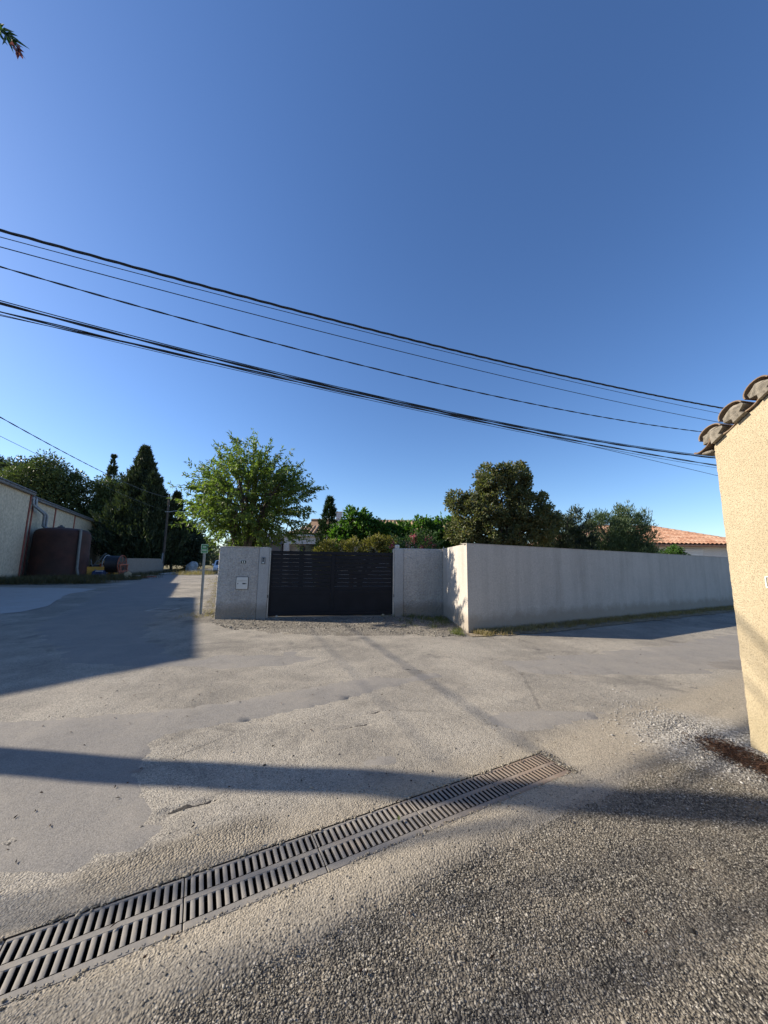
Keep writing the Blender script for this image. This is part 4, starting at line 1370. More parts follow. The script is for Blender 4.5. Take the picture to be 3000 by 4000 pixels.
m = MB(); m.add([vpnt(-0.68, 0.67, 0.985), vpnt(0.68, 0.67, 0.985), vpnt(0.62, 1.20, 1.45), vpnt(-0.62, 1.20, 1.45)], [(0, 1, 2, 3)])
m.extrude([vpnt(-0.68, 0.655, 0.985), vpnt(0.68, 0.655, 0.985), vpnt(0.62, 1.19, 1.455), vpnt(-0.62, 1.19, 1.455)], UPV * 0.012); m.build('windscreen', MAT['glass'], t)
for sg in (-1, 1):
    m = MB(); m.box(vpnt(sg * 0.62, -0.012, 0.64), (0.30, 0.05, 0.17), VX, VY, bev=0.02); m.build('headlight', MAT['chrome'], t)
    m = MB(); m.box(vpnt(sg * 0.98, 0.85, 1.02), (0.16, 0.10, 0.20), VX, VY, bev=0.03); m.build('wing_mirror', MAT['vanwhite'], t)
    for y in (0.85, 3.5):
        m = MB(); m.lathe(vpnt(sg * 0.78, y, 0.31), [(0.12, -0.1), (0.29, -0.1), (0.31, -0.06), (0.31, 0.06), (0.29, 0.1), (0.12, 0.1)], 20, UPV, VX)
        w_ = m.build('wheel', MAT['black'], t, 'auto')
m = MB(); m.box(vpnt(0, -0.02, 0.58), (0.8, 0.04, 0.12), VX, VY, bev=0.01); m.build('grille', MAT['black'], t)
m = MB(); m.box(vpnt(0, -0.03, 0.36), (1.66, 0.10, 0.2), VX, VY, bev=0.03); m.build('bumper', MAT['hose'], t)

# ------------------------------------------------------------------ houses behind the wall
def tiled(parent, e0, e1, up_vec, nrows, mat, pitch=0.21, L=0.40, clip=None, r=0.105):
    """rows of half-round tiles on a slope: e0-e1 the eave, up_vec one row up"""
    me = canal(L + 0.05, r, r * 0.82, 0.014, 1, 6)
    me.materials.append(mat)
    ed = (e1 - e0).normalized()
    nrm = ed.cross(up_vec).normalized()
    if nrm.z < 0: nrm = -nrm
    ncol = int((e1 - e0).length / pitch)
    cnt = 0
    for c in range(ncol):
        for rr in range(nrows):
            q = e0 + ed * (c + 0.5) * pitch + up_vec * rr
            if clip and not clip(q): continue
            put(me, 'tile', q + nrm * (0.01 + 0.012 * (rr % 2)), up_vec + nrm * 0.02, nrm, parent)
            cnt += 1
    return cnt

# middle house
hx0, hx1, hy = -8.0, 5.0, 24.0
t = thing('garden_house', (-1, 25, 0), 'low white house with an old tiled roof behind the gate', 'house')
m = MB(); m.prism([(-5.2, 22.6), (hx1, 22.6), (hx1, 30), (-5.2, 30)], -0.05, 3.2); m.build('wall', MAT['housewhite'], t)
m = MB()
ez, rz, ey, ry = 3.30, 4.55, 22.2, 26.0
m.add([(-5.4, ey, ez), (hx1 + 0.3, ey, ez), (hx1 + 0.3, ry, rz), (-5.4, ry, rz), (hx1 + 0.3, 30.2, ez), (-5.4, 30.2, ez), (-5.4, ey, ez - 0.12), (hx1 + 0.3, ey, ez - 0.12), (hx1 + 0.3, 30.2, ez - 0.12), (-5.4, 30.2, ez - 0.12)],
      [(0, 1, 2, 3), (3, 2, 4, 5), (0, 6, 7, 1), (5, 4, 8, 9), (6, 9, 8, 7), (1, 7, 8, 4, 2), (0, 3, 5, 9, 6)])
rf = m.build('roof', MAT['tile_old'], t)
dv = Vector((0, ry - ey, rz - ez))
nr = int(dv.length / 0.40)
tiled(rf, Vector((-3.2, ey, ez)), Vector((4.4, ey, ez)), dv / nr, nr, MAT['tile_old'], 0.27, 0.42, None, 0.125)
m = MB()
m.tube([(-5.4, ry, rz + 0.05), (hx1 + 0.3, ry, rz + 0.05)], 0.12, 10); m.build('ridge', MAT['tile_old'], rf)
m = MB(); m.box((-3.11, 24.0, 4.3), (0.36, 0.36, 1.24), bev=0.01); m.box((-3.11, 24.0, 4.95), (0.44, 0.44, 0.06), bev=0.01); m.build('chimney', MAT['housewhite'], t)
ant = thing('tv_antenna', (-2.84, 23.95, 4.0), 'thin television aerial beside the white chimney', 'aerial')
m = MB(); m.tube([(-2.84, 23.95, 4.0), (-2.84, 23.95, 5.25)], 0.018, 6); m.build('mast', MAT['steel'], ant)
m = MB()
m.tube([(-3.0, 23.9, 4.82), (-2.45, 23.95, 4.78)], 0.012, 6)
for k in range(5):
    x = -2.95 + 0.11 * k
    m.tube([(x, 23.72, 4.80), (x, 24.18, 4.80)], 0.009, 5)
    m.tube([(x + 0.05, 23.93, 4.55 + 0.02 * k), (x + 0.05, 23.93, 5.05)], 0.009, 5)
m.build('dipoles', MAT['steel'], ant)

# left wing
t = thing('garden_house', (-4, 20, 0), 'white house wing with a covered porch left of the small cypress', 'house')
m = MB(); m.prism([(-5.6, 20.6), (-1.0, 20.6), (-1.0, 22.0), (-5.6, 22.0)], -0.05, 2.98); m.build('wall', MAT['housewhite'], t)
m = MB(); m.prism([(-5.65, 19.9), (-1.0, 19.9), (-1.0, 20.1), (-5.65, 20.1)], 2.55, 2.98); m.build('lintel', MAT['housewhite'], t)
m = MB(); m.prism([(-5.65, 19.9), (-5.35, 19.9), (-5.35, 20.15), (-5.65, 20.15)], -0.05, 2.548); m.build('pillar', MAT['housewhite'], t)
m = MB(); m.prism([(-4.85, 20.4), (-4.6, 20.4), (-4.6, 20.55), (-4.85, 20.55)], -0.05, 2.45); m.build('door', MAT['black'], t)
m = MB(); m.box((-3.9, 20.57, 2.35), (1.3, 0.06, 0.5)); m.build('window', MAT['glass'], t)
m = MB(); m.prism([(-5.8, 19.7), (-0.8, 19.7), (-0.8, 22.1), (-5.8, 22.1)], 2.982, 3.06); m.build('cornice', MAT['housewhite'], t)
m = MB(); m.add([(-5.5, 19.75, 3.064), (-0.9, 19.75, 3.064), (-1.6, 21.2, 3.62), (-4.7, 21.2, 3.62), (-0.9, 22.15, 3.064), (-5.5, 22.15, 3.064)], [(0, 1, 2, 3), (1, 4, 2), (4, 5, 3, 2), (5, 0, 3), (0, 5, 4, 1)])
rf = m.build('roof', MAT['tile_old'], t)
dv = Vector((0, 1.45, 0.556))
tiled(rf, Vector((-5.4, 19.75, 3.07)), Vector((-1.0, 19.75, 3.07)), dv / 4, 4, MAT['tile_old'], 0.22, 0.38, lambda q: q.x > -5.45 + (q.y - 19.75) * 0.55 and q.x < -0.95 - (q.y - 19.75) * 0.48, 0.105)

t = thing('garage', (-6.6, 20, 0), 'dark grey garage with a grey tiled roof behind the left wall', 'garage')
m = MB(); m.prism([(-8.6, 19.6), (-5.75, 19.6), (-5.75, 24), (-8.6, 24)], -0.05, 2.5); m.build('wall', MAT['housegrey'], t)
m = MB(); m.add([(-8.8, 19.4, 2.52), (-5.7, 19.4, 2.52), (-5.7, 22, 3.15), (-8.8, 22, 3.15), (-5.7, 24.2, 2.52), (-8.8, 24.2, 2.52)], [(0, 1, 2, 3), (3, 2, 4, 5), (1, 4, 2), (0, 3, 5), (0, 5, 4, 1)])
rf = m.build('roof', MAT['slate'], t)
dv = Vector((0, 2.6, 0.63))
tiled(rf, Vector((-8.7, 19.4, 2.53)), Vector((-5.72, 19.4, 2.53)), dv / 6, 6, MAT['slate'], 0.24, 0.44, None, 0.11)

# right house
t = thing('garden_house', (20, 25, 0), 'white house with an orange tiled hip roof above the long wall', 'house')
m = MB(); m.prism([(12.5, 24.6), (25.2, 24.6), (25.2, 32), (12.5, 32)], -0.05, 3.0); m.build('wall', MAT['housewhite'], t)
m = MB()
m.add([(11.9, 24, 3.03), (25.8, 24, 3.03), (21.4, 28.2, 4.6), (16.2, 28.2, 4.6), (25.8, 32.4, 3.03), (11.9, 32.4, 3.03), (11.9, 24, 2.93), (25.8, 24, 2.93), (25.8, 32.4, 2.93), (11.9, 32.4, 2.93)],
      [(0, 1, 2, 3), (1, 4, 2), (4, 5, 3, 2), (5, 0, 3), (0, 6, 7, 1), (1, 7, 8, 4), (4, 8, 9, 5), (5, 9, 6, 0), (6, 9, 8, 7)])
rf = m.build('roof', MAT['tile'], t)
dv = Vector((0, 4.2, 1.57))
nr = int(dv.length / 0.41)
tiled(rf, Vector((16.9, 24, 3.04)), Vector((25.6, 24, 3.04)), dv / nr, nr, MAT['tile'], 0.30, 0.42, lambda q: q.x < 25.65 - (q.y - 24) * 1.047, 0.14)
hipt = canal(0.44, 0.13, 0.11, 0.016, 1, 6); hipt.materials.append(MAT['tile'])
h0, h1 = Vector((25.75, 24.05, 3.07)), Vector((21.4, 28.2, 4.66))
for k in range(15):
    q = h0 + (h1 - h0) * (k / 15)
    put(hipt, 'hip_tile', q + UPV * 0.05, h1 - h0, UPV, rf)
for k in range(12):
    put(hipt, 'ridge_tile', Vector((21.4 - 0.42 * k, 28.2, 4.68)), (-1, 0, 0), UPV, rf)
w_ = MB().box((21.45, 24.57, 2.1), (1.7, 0.08, 1.4)).build('window', MAT['housewhite'], t)
for k in range(12):
    m = MB(); m.box((21.45, 24.515, 2.70 - 0.105 * k), (1.56, 0.03, 0.098), bev=0.008); m.build('shutter_slat', MAT['shutter'], w_)

# ------------------------------------------------------------------ poles and wires
PP = Vector((-9.0, 3.9, 0))
PR = Vector((24.0, 15.4, 0))
PQ = Vector((-25.5, 41.0, 0))
def pole(loc, h, lab, r0, r1, arm, lean=(0, 0), mat='polewood'):
    t = thing('utility_pole', loc, lab, 'utility pole', 'utility poles carrying the wires')
    m = MB(); m.tube([loc + Vector((lean[0] * z, lean[1] * z, z)) for z in np.linspace(-0.3, h, 8)], list(np.linspace(r0, r1, 8)), 14)
    m.build('shaft', MAT[mat], t, 'auto')
    return t
POLE_L = pole(PP + Vector((0, -0.4, 0)), 7.6, 'thick pole left of the picture whose shadow crosses the junction', 0.20, 0.15, None, (0.0, 0.05), 'concrete')
pole(PP + (PP - PR), 8.2, 'wooden pole behind the viewer where the wires come from', 0.16, 0.11, None)
pole(PR, 8.2, 'wooden pole right of the picture behind the yellow building', 0.16, 0.11, None)
t = pole(PQ, 9.25, 'tall dark pole at the bend of the far road', 0.15, 0.10, None)
m = MB(); m.box(PQ + Vector((0.0, -0.16, 1.2)), (0.12, 0.10, 2.2), bev=0.01); m.build('cable_guard', MAT['zinc'], t)
m = MB(); m.tube([PQ + Vector((0.1, 0, 7.1)), PQ + Vector((0.9, 0.1, 7.25)), PQ + Vector((2.0, 0.2, 7.15))], 0.04, 8); m.box(PQ + Vector((2.2, 0.2, 7.12)), (0.6, 0.2, 0.1), bev=0.03); m.build('lamp_arm', MAT['steel'], t)
for z in (8.7, 7.1):
    m = MB(); m.tube([PQ + Vector((-0.25, -0.1, z)), PQ + Vector((0.25, -0.1, z))], 0.035, 8); m.build('insulator_bracket', MAT['steel'], t)


def wire(c, A, B, rad, lab, strands=1, hr=0.0, pitchm=1.3, n=70, off=0.0, t0=0.0, t1=1.0, group='overhead wires'):
    m = MB()
    w = B - A
    L = w.length
    side = Vector((-w.y, w.x, 0)).normalized()
    if strands > 1: n = int(L * (t1 - t0) / pitchm * 10)
    for s in range(strands):
        pts = []
        for k in range(n + 1):
            tt = t0 + (t1 - t0) * k / n
            ta = abs(tt)
            z = c[0] * ta * ta + c[1] * ta + c[2]
            q = A + w * tt + side * off + UPV * z
            if strands > 1:
                a = 2 * math.pi * (tt * L / pitchm + s / strands)
                q = q + side * hr * math.cos(a) + UPV * hr * math.sin(a)
            pts.append(q)
        m.tube(pts, rad, 6)
    o = m.build('overhead_wire', MAT['rubber'])
    tag(o, lab, 'wire', group)
    return o

wire((3.127, -2.157, 6.896), PP, PR, 0.0125, 'thick twisted cable, uppermost of the overhead wires', 3, 0.013, 1.25, t0=-1.0)
wire((2.102, -1.617, 6.754), PP, PR, 0.007, 'thin wire just below the uppermost twisted cable', off=0.02, t0=-1.0, n=140)
wire((2.646, -2.275, 6.624), PP, PR, 0.0085, 'single thin wire third from the top', t0=-1.0, n=140)
wire((5.754, -4.531, 6.465), PP, PR, 0.0075, 'lightly twisted wire fourth from the top, alone in the middle', 2, 0.008, 0.9, t0=-1.0)
wire((5.145, -4.542, 5.911), PP, PR, 0.009, 'upper wire of the lower bundle', t0=-1.0, n=140)
wire((4.89, -4.381, 5.854), PP, PR, 0.013, 'thickest cable of the lower bundle', 2, 0.011, 2.4, t0=-1.0)
wire((5.00, -4.44, 5.885), PP, PR, 0.007, 'thin wire between the two upper cables of the lower bundle', off=0.03)
wire((2.76, -3.125, 5.618), PP, PR, 0.011, 'twisted cable under the lower bundle', 2, 0.012, 3.0, off=0.0, t0=-1.0)
wire((2.60, -3.10, 5.59), PP, PR, 0.006, 'thin wire tied along the lower twisted cable', off=0.03)
wire((-0.753, -1.288, 5.418), PP, PR, 0.007, 'thinnest wire, lowest of all and drooping to the right')
wire((2.37, 0.821, 5.64), PP, PQ, 0.012, 'twisted cable running to the far pole at left', 2, 0.009, 1.6)
wire((1.299, 0.747, 5.125), PP, PQ, 0.008, 'thin lower wire running to the far pole at left')
# ------------------------------------------------------------------ vegetation
def unit(a):
    return a / np.maximum(np.linalg.norm(a, axis=-1, keepdims=True), 1e-9)


def leaves(name, P, D, L, W, mat, parent, r, fold=0.25, curve=0.2):
    """one bent, pointed leaf per point P along direction D"""
    n = len(P)
    D = unit(D)
    rv = unit(r.normal(size=(n, 3)))
    S = unit(np.cross(D, rv))
    Nn = np.cross(S, D)
    L = np.broadcast_to(L, n)[:, None]
    W = np.broadcast_to(W, n)[:, None]
    b = P
    l_ = P + D * L * 0.45 + S * W * 0.5 + Nn * W * fold
    q_ = P + D * L * 0.45 - S * W * 0.5 + Nn * W * fold
    t_ = P + D * L - Nn * L * curve * 0.5
    V = np.stack([b, l_, t_, q_], 1).reshape(-1, 3)
    i = np.arange(n)[:, None] * 4
    # two triangles so that each leaf folds along its rib
    F = np.concatenate([i + np.array([[0, 1, 2]]), i + np.array([[0, 2, 3]])], 1).reshape(-1, 3)
    return arr_mesh(name, V, F, mat, parent)


def sphere_pts(r, n):
    return unit(r.normal(size=(n, 3)))


def limb(m, p, q, r0, r1, r, bend=0.12, n=6):
    p, q = np.array(p), np.array(q)
    L = np.linalg.norm(q - p)
    off = r.normal(0, bend * L, 3)
    pts = [p + (q - p) * t + off * math.sin(math.pi * t) * 0.5 for t in np.linspace(0, 1, n)]
    m.tube(pts, list(np.linspace(r0, r1, n)), 7)


def shoot_tree(name, base, crown_c, crown_r, nshoot, nleaf, L, W, leaf, lab, seed, stems=5, bark='bark', shoot=(0.5, 1.0), droop=0.35, trunk_h=0.6, group=None, cat='tree', tip_up=0.3, thick=1.0):
    """open tree: leafy shoots radiating through the crown from real limbs"""
    r = np.random.default_rng(seed)
    t = thing(name, base, lab, cat, group)
    m = MB()
    base = np.array(base, float)
    cc, cr = np.array(crown_c), np.array(crown_r)
    fork = base + np.array([0, 0, trunk_h])
    limb(m, base - np.array([0, 0, 0.1]), fork, 0.16 * thick, 0.13 * thick, r, 0.05)
    ends = []
    for k in range(stems):
        a = 2 * math.pi * (k + r.uniform(-0.3, 0.3)) / stems
        e = cc + cr * np.array([0.45 * math.cos(a), 0.45 * math.sin(a), r.uniform(-0.15, 0.35)])
        limb(m, fork, e, 0.10 * thick, 0.04 * thick, r, 0.12)
        ends.append((fork, e))
        for j in range(5):
            s = fork + (e - fork) * r.uniform(0.45, 1.0)
            d = sphere_pts(r, 1)[0]
            d[2] = abs(d[2]) * 0.8
            e2 = cc + cr * unit(d + (e - cc) / cr * 0.8) * r.uniform(0.6, 0.85)
            limb(m, s, e2, 0.035 * thick, 0.012 * thick, r, 0.1, 5)
            ends.append((s, e2))
    d = sphere_pts(r, nshoot)
    rad = r.uniform(0.15, 1.0, nshoot) ** 0.45
    lump = 1 + 0.15 * np.sin(3.1 * d[:, 0] * 2 + seed) + 0.14 * np.sin(4.3 * d[:, 2] * 2 + 2.1 * seed) + 0.12 * np.sin(5.7 * d[:, 1] * 2 + d[:, 0] * 4)
    S0 = cc + cr * d * (rad * lump)[:, None] * 0.82
    sd = unit(d * cr + np.array([0, 0, tip_up]) + r.normal(0, 0.35, (nshoot, 3)))
    sl = r.uniform(*shoot, nshoot)
    for k in range(0, nshoot, 3):
        m.tube([S0[k], S0[k] + sd[k] * sl[k] * 0.9], [0.010, 0.004], 4, False)
    m.build('trunk', MAT[bark], t, True)
    tt = r.uniform(0, 1, (nshoot, nleaf))
    P = S0[:, None] + sd[:, None] * (sl[:, None] * tt)[..., None] + r.normal(0, 0.02, (nshoot, nleaf, 3))
    Dv = sd[:, None] * 0.6 + r.normal(0, 0.55, (nshoot, nleaf, 3)) + np.array([0, 0, -droop])
    P, Dv = P.reshape(-1, 3), Dv.reshape(-1, 3)
    Lr = L * r.uniform(0.7, 1.25, len(P))
    leaves('crown', P, Dv, Lr, W * r.uniform(0.8, 1.2, len(P)), LEAF[leaf], t, r)
    return t


def clump_tree(name, base, blobs, nclump, nleaf, L, W, leaf, lab, seed, csize=0.3, bark='bark', trunk_r=0.14, group=None, cat='tree', up_=0.0, shell=0.5, fork=0.5, limbs=True):
    """blobs: list of (centre, radii); clumps of leaves spread through them"""
    r = np.random.default_rng(seed)
    t = thing(name, base, lab, cat, group)
    base = np.array(base, float)
    vol = np.array([np.prod(b[1]) ** 0.8 for b in blobs])
    cnt = np.maximum(3, (nclump * vol / vol.sum()).astype(int))
    C_, R2 = [], []
    for (c, rr), k in zip(blobs, cnt):
        d = sphere_pts(r, k)
        rad = shell + (1 - shell) * r.random(k) ** 0.6
        lump = 1 + 0.12 * np.sin(5 * d[:, 0] + seed + c[0]) + 0.12 * np.sin(6 * d[:, 2] + c[2])
        C_.append(np.array(c) + np.array(rr) * d * (rad * lump)[:, None])
        R2.append(d)
    C_ = np.concatenate(C_)
    O = np.concatenate(R2)
    m = MB()
    zc = np.mean([b[0][2] for b in blobs])
    if limbs:
        top = np.array([np.mean([b[0][0] for b in blobs]), np.mean([b[0][1] for b in blobs]), base[2] + (zc - base[2]) * fork])
        limb(m, base - np.array([0, 0, 0.1]), top, trunk_r, trunk_r * 0.75, r, 0.06)
        for (c, rr) in blobs:
            limb(m, top, c, trunk_r * 0.6, trunk_r * 0.2, r, 0.1)
        for k in range(0, len(C_), max(1, len(C_) // 40)):
            j = int(np.argmin([np.linalg.norm(C_[k] - np.array(b[0])) for b in blobs]))
            limb(m, blobs[j][0], C_[k], trunk_r * 0.16, trunk_r * 0.06, r, 0.1, 4)
        m.build('trunk', MAT[bark], t, True)
    cs = csize * r.uniform(0.6, 1.3, len(C_))
    off = sphere_pts(r, len(C_) * nleaf).reshape(len(C_), nleaf, 3) * (r.random((len(C_), nleaf, 1)) ** 0.5)
    P = C_[:, None] + off * cs[:, None, None]
    Dv = off * 0.7 + O[:, None] * 0.5 + r.normal(0, 0.5, off.shape) + np.array([0, 0, up_])
    P, Dv = P.reshape(-1, 3), Dv.reshape(-1, 3)
    leaves('crown', P, Dv, L * r.uniform(0.7, 1.3, len(P)), W * r.uniform(0.8, 1.2, len(P)), LEAF[leaf], t, r)
    return t


def spire(name, base, h, rad, n, L, W, leaf, lab, seed, group=None, belly=0.25, ragged=0.12, z0=0.1, ex=0.75):
    """conical or columnar cypress of upswept sprays"""
    r = np.random.default_rng(seed)
    t = thing(name, base, lab, 'tree', group)
    base = np.array(base, float)
    m = MB(); m.tube([base - np.array([0, 0, 0.1]), base + np.array([0, 0, h * 0.95])], [0.05 * rad + 0.08, 0.02], 8); m.build('trunk', MAT['bark'], t, True)
    # boughs
    nb = int(n / 30)
    zb = z0 + (1 - z0) * r.random(nb) ** 1.05
    prof = np.clip(np.minimum(0.55 + (zb - z0) / belly * 0.45, ((1 - zb) / (1 - belly)) ** ex + 0.03), 0.02, 1)
    ab = r.random(nb) * 6.283
    rb = rad * prof * (1 + r.normal(0, ragged, nb)) * r.uniform(0.55, 1, nb) ** 0.5
    B = base + np.stack([np.cos(ab) * rb, np.sin(ab) * rb, zb * h], -1)
    out = np.stack([np.cos(ab), np.sin(ab), np.zeros(nb)], -1)
    k = 30
    tt = r.random((nb, k))
    lb = (0.10 * h * 0.5 + rad * 0.3) * r.uniform(0.5, 1.2, nb) * (0.35 + 0.65 * prof)
    ud = unit(out * 0.55 + np.array([0, 0, 1.0]))
    P = B[:, None] + ud[:, None] * ((tt - 0.6) * lb[:, None])[..., None] + r.normal(0, 1, (nb, k, 3)) * (0.12 * rad * (0.3 + prof))[:, None, None] * (1.1 - tt)[..., None]
    Dv = ud[:, None] + r.normal(0, 0.35, (nb, k, 3))
    P, Dv = P.reshape(-1, 3), Dv.reshape(-1, 3)
    leaves('crown', P, Dv, L * r.uniform(0.7, 1.3, len(P)), W, LEAF[leaf], t, r)
    return t


# trees behind the gate wall
shoot_tree('almond_tree', (-4.45, 11.4, 0), (-4.45, 11.4, 3.5), (1.75, 1.6, 1.62), 700, 36, 0.14, 0.042, 'almond', 'bright green open-crowned almond tree above the letter box wall', 21, stems=7, shoot=(0.45, 0.95), droop=0.3, trunk_h=1.5)
r = np.random.default_rng(77)
bl = [((4.45, 13, 4.0), (1.0, 0.9, 1.1)), ((3.4, 13, 3.5), (0.8, 0.8, 0.8)), ((5.4, 13.1, 3.6), (0.75, 0.8, 0.8)), ((4.1, 12.8, 4.75), (0.65, 0.6, 0.55)), ((4.95, 13, 4.9), (0.55, 0.5, 0.5)), ((3.0, 12.9, 2.75), (0.65, 0.7, 0.6)), ((5.9, 13, 2.85), (0.6, 0.7, 0.6)), ((3.9, 12.8, 2.7), (0.7, 0.7, 0.55)), ((5.0, 12.9, 2.55), (0.7, 0.7, 0.5)), ((2.75, 12.9, 3.9), (0.4, 0.4, 0.35)), ((6.2, 13.1, 3.35), (0.4, 0.4, 0.4))]
clump_tree('laurel_tree', (4.5, 13, 0), bl, 620, 60, 0.105, 0.065, 'laurel', 'tall olive-green laurel with rounded clumps above the wall corner', 31, 0.19, trunk_r=0.13, shell=0.45, fork=0.55)
clump_tree('garden_shrub', (7.6, 14.6, 0), [((7.3, 14.6, 2.6), (0.75, 0.7, 0.85)), ((8.2, 14.7, 2.9), (0.6, 0.6, 0.95)), ((7.9, 14.6, 2.0), (0.9, 0.8, 0.8)), ((6.8, 14.4, 2.3), (0.5, 0.5, 0.7))], 300, 50, 0.14, 0.036, 'dark', 'dark narrow-leaved shrub between the laurel and the pale bush', 32, 0.2, up_=0.7, cat='shrub')
clump_tree('garden_shrub', (10.5, 15.5, 0), [((10.0, 15.5, 2.9), (0.95, 0.8, 1.15)), ((11.0, 15.5, 2.9), (0.95, 0.8, 1.0)), ((10.7, 15.4, 3.6), (0.5, 0.5, 0.55)), ((10.5, 15.4, 2.0), (1.5, 0.9, 0.9)), ((9.5, 15.4, 3.4), (0.4, 0.4, 0.5))], 420, 54, 0.15, 0.028, 'pale', 'pale feathery bush rising highest over the long wall', 33, 0.24, up_=0.9, cat='shrub')
clump_tree('garden_shrub', (14.0, 17, 0), [((13.9, 17, 2.15), (0.5, 0.4, 0.3)), ((14.1, 17, 2.4), (0.15, 0.15, 0.2))], 46, 26, 0.11, 0.05, 'vine', 'small leafy shrub peeping over the long wall before the orange roof', 34, 0.16, cat='shrub')
spire('small_cypress', (-2.35, 15, 0), 4.3, 0.52, 9000, 0.16, 0.03, 'cypress', 'slim columnar cypress beside the white chimney', 35, belly=0.35, ragged=0.16)
spire('small_cypress', (-2.72, 15.1, 0), 3.5, 0.25, 2200, 0.15, 0.03, 'cypress', 'lower cypress spike left of the slim cypress', 36, belly=0.35, ragged=0.2)
for k, (bx, by, blobs, lab) in enumerate([
    (-1.3, 14.6, [((-1.75, 14.5, 2.72), (0.45, 0.5, 0.38)), ((-1.15, 14.6, 3.35), (0.55, 0.5, 0.42)), ((-1.5, 14.4, 2.6), (0.55, 0.5, 0.35)), ((-0.75, 14.6, 2.95), (0.4, 0.4, 0.4))], 'gnarled mulberry nearest the slim cypress, with bright leaves'),
    (0.35, 14.7, [((-0.1, 14.7, 2.85), (0.45, 0.5, 0.4)), ((0.75, 14.7, 2.85), (0.4, 0.4, 0.35)), ((0.3, 14.6, 2.45), (0.7, 0.5, 0.3))], 'low mulberry in the middle in front of the tiled roof'),
    (2.1, 14.2, [((1.5, 14.2, 2.85), (0.5, 0.5, 0.45)), ((2.3, 14.2, 2.95), (0.6, 0.5, 0.45)), ((2.9, 14.1, 2.75), (0.45, 0.5, 0.5)), ((2.0, 14.1, 2.45), (0.9, 0.5, 0.3))], 'leafy mulberry between the oleander and the laurel')]):
    clump_tree('mulberry_tree', (bx, by, 0), blobs, 110, 30, 0.16, 0.10, 'vine', lab, 41 + k, 0.2, bark='barkpale', trunk_r=0.11, group='pollarded mulberries in the garden', fork=0.8)
clump_tree('clipped_hedge', (-0.9, 13.1, 0), [((-2.05, 13.1, 1.85), (0.5, 0.4, 0.5)), ((-1.2, 13.1, 1.85), (0.6, 0.4, 0.5)), ((-0.35, 13.1, 2.02), (0.55, 0.4, 0.5)), ((0.2, 13.1, 1.98), (0.4, 0.4, 0.5))], 300, 44, 0.085, 0.035, 'hedge', 'yellow-green hedge just above the top of the gate', 51, 0.14, cat='hedge', up_=0.6)
ol = shoot_tree('oleander_bush', (1.15, 12.3, 0), (1.15, 12.3, 1.95), (0.95, 0.5, 0.7), 120, 26, 0.12, 0.024, 'oleander', 'oleander with pink flowers above the roughcast wall', 52, stems=5, shoot=(0.25, 0.5), droop=0.0, trunk_h=0.3, cat='shrub')
r = np.random.default_rng(9)
fc = np.array([(0.35, 12.1, 2.2), (1.02, 12.1, 2.45), (1.05, 12.1, 2.32), (0.30, 12.1, 2.12), (1.35, 12.1, 2.1), (1.75, 12.1, 2.12), (1.5, 12.1, 2.42), (1.05, 12.05, 2.5), (0.72, 12.1, 2.1), (1.6, 12.1, 2.3)])
P = (fc[:, None] + r.normal(0, 0.05, (len(fc), 34, 3))).reshape(-1, 3)
leaves('blossom', P, r.normal(0, 1, P.shape) + np.array([0, -0.3, 0.4]), 0.05, 0.04, LEAF['pink'], ol, r)

# trees along the left road
spire('roadside_cypress', (-31.0, 44.0, 0), 15.6, 3.7, 26000, 0.55, 0.14, 'cypdark', 'tallest broad dark cypress behind the low concrete wall', 61, 'roadside cypresses', 0.14, 0.32, ex=1.0)
spire('roadside_cypress', (-37.0, 50.5, 0), 13.2, 2.8, 14000, 0.5, 0.13, 'cypdark', 'shaggy cypress left of the tallest one', 62, 'roadside cypresses', 0.3, 0.22)
spire('roadside_cypress', (-40.6, 51.0, 0), 16.7, 0.9, 5200, 0.5, 0.12, 'cypdark', 'thin pencil cypress with a bare spike top', 63, 'roadside cypresses', 0.4, 0.1)
spire('roadside_cypress', (-28.4, 42.6, 0), 12.0, 2.3, 12000, 0.5, 0.13, 'cypdark', 'dark cypress right of the tallest one', 64, 'roadside cypresses', 0.25, 0.2)
spire('roadside_cypress', (-33.7, 45.6, 0), 11.8, 2.3, 13000, 0.5, 0.13, 'cypdark', 'ragged cypress leaning against the left side of the tallest one', 71, 'roadside cypresses', 0.25, 0.25)
spire('roadside_cypress', (-26.9, 45.0, 0), 10.0, 1.5, 8000, 0.5, 0.13, 'cypdark', 'dark cypress just behind the far pole', 65, 'roadside cypresses', 0.3, 0.2)
clump_tree('evergreen_oak', (-27.0, 50.0, 0), [((-27.3, 50, 3.2), (2.0, 2, 2.8)), ((-25.6, 49, 2.4), (1.5, 1.5, 2.1)), ((-28.6, 49, 4.6), (1.6, 1.6, 2.2)), ((-26.6, 49, 5.2), (1.3, 1.3, 1.6))], 190, 48, 0.32, 0.16, 'dark', 'dark bushy evergreen right of the far pole', 66, 0.75, trunk_r=0.25)
clump_tree('stone_pine', (-47.5, 48, 0), [((-47.5, 48, 11.3), (4.0, 4, 3.6)), ((-45.0, 47.5, 9.2), (2.6, 3, 2.6)), ((-50.2, 48, 10.0), (2.6, 3, 3.0)), ((-47.3, 47, 7.6), (3.8, 3, 2.4)), ((-44.5, 47.5, 11.8), (1.9, 2, 1.8)), ((-46.8, 47.5, 13.6), (2.4, 2.2, 1.6))], 420, 50, 0.42, 0.17, 'pine', 'big rounded dark pine behind the shed roof', 67, 1.0, trunk_r=0.4, shell=0.6)
clump_tree('stone_pine', (-60.5, 55, 0), [((-61.5, 55, 15.0), (2.6, 3, 2.6)), ((-59, 55, 15.4), (1.8, 2, 1.6)), ((-64, 55, 14.0), (3, 3, 3))], 130, 44, 0.5, 0.2, 'dark', 'distant dark pine at the left border', 68, 1.0, trunk_r=0.3, shell=0.45)
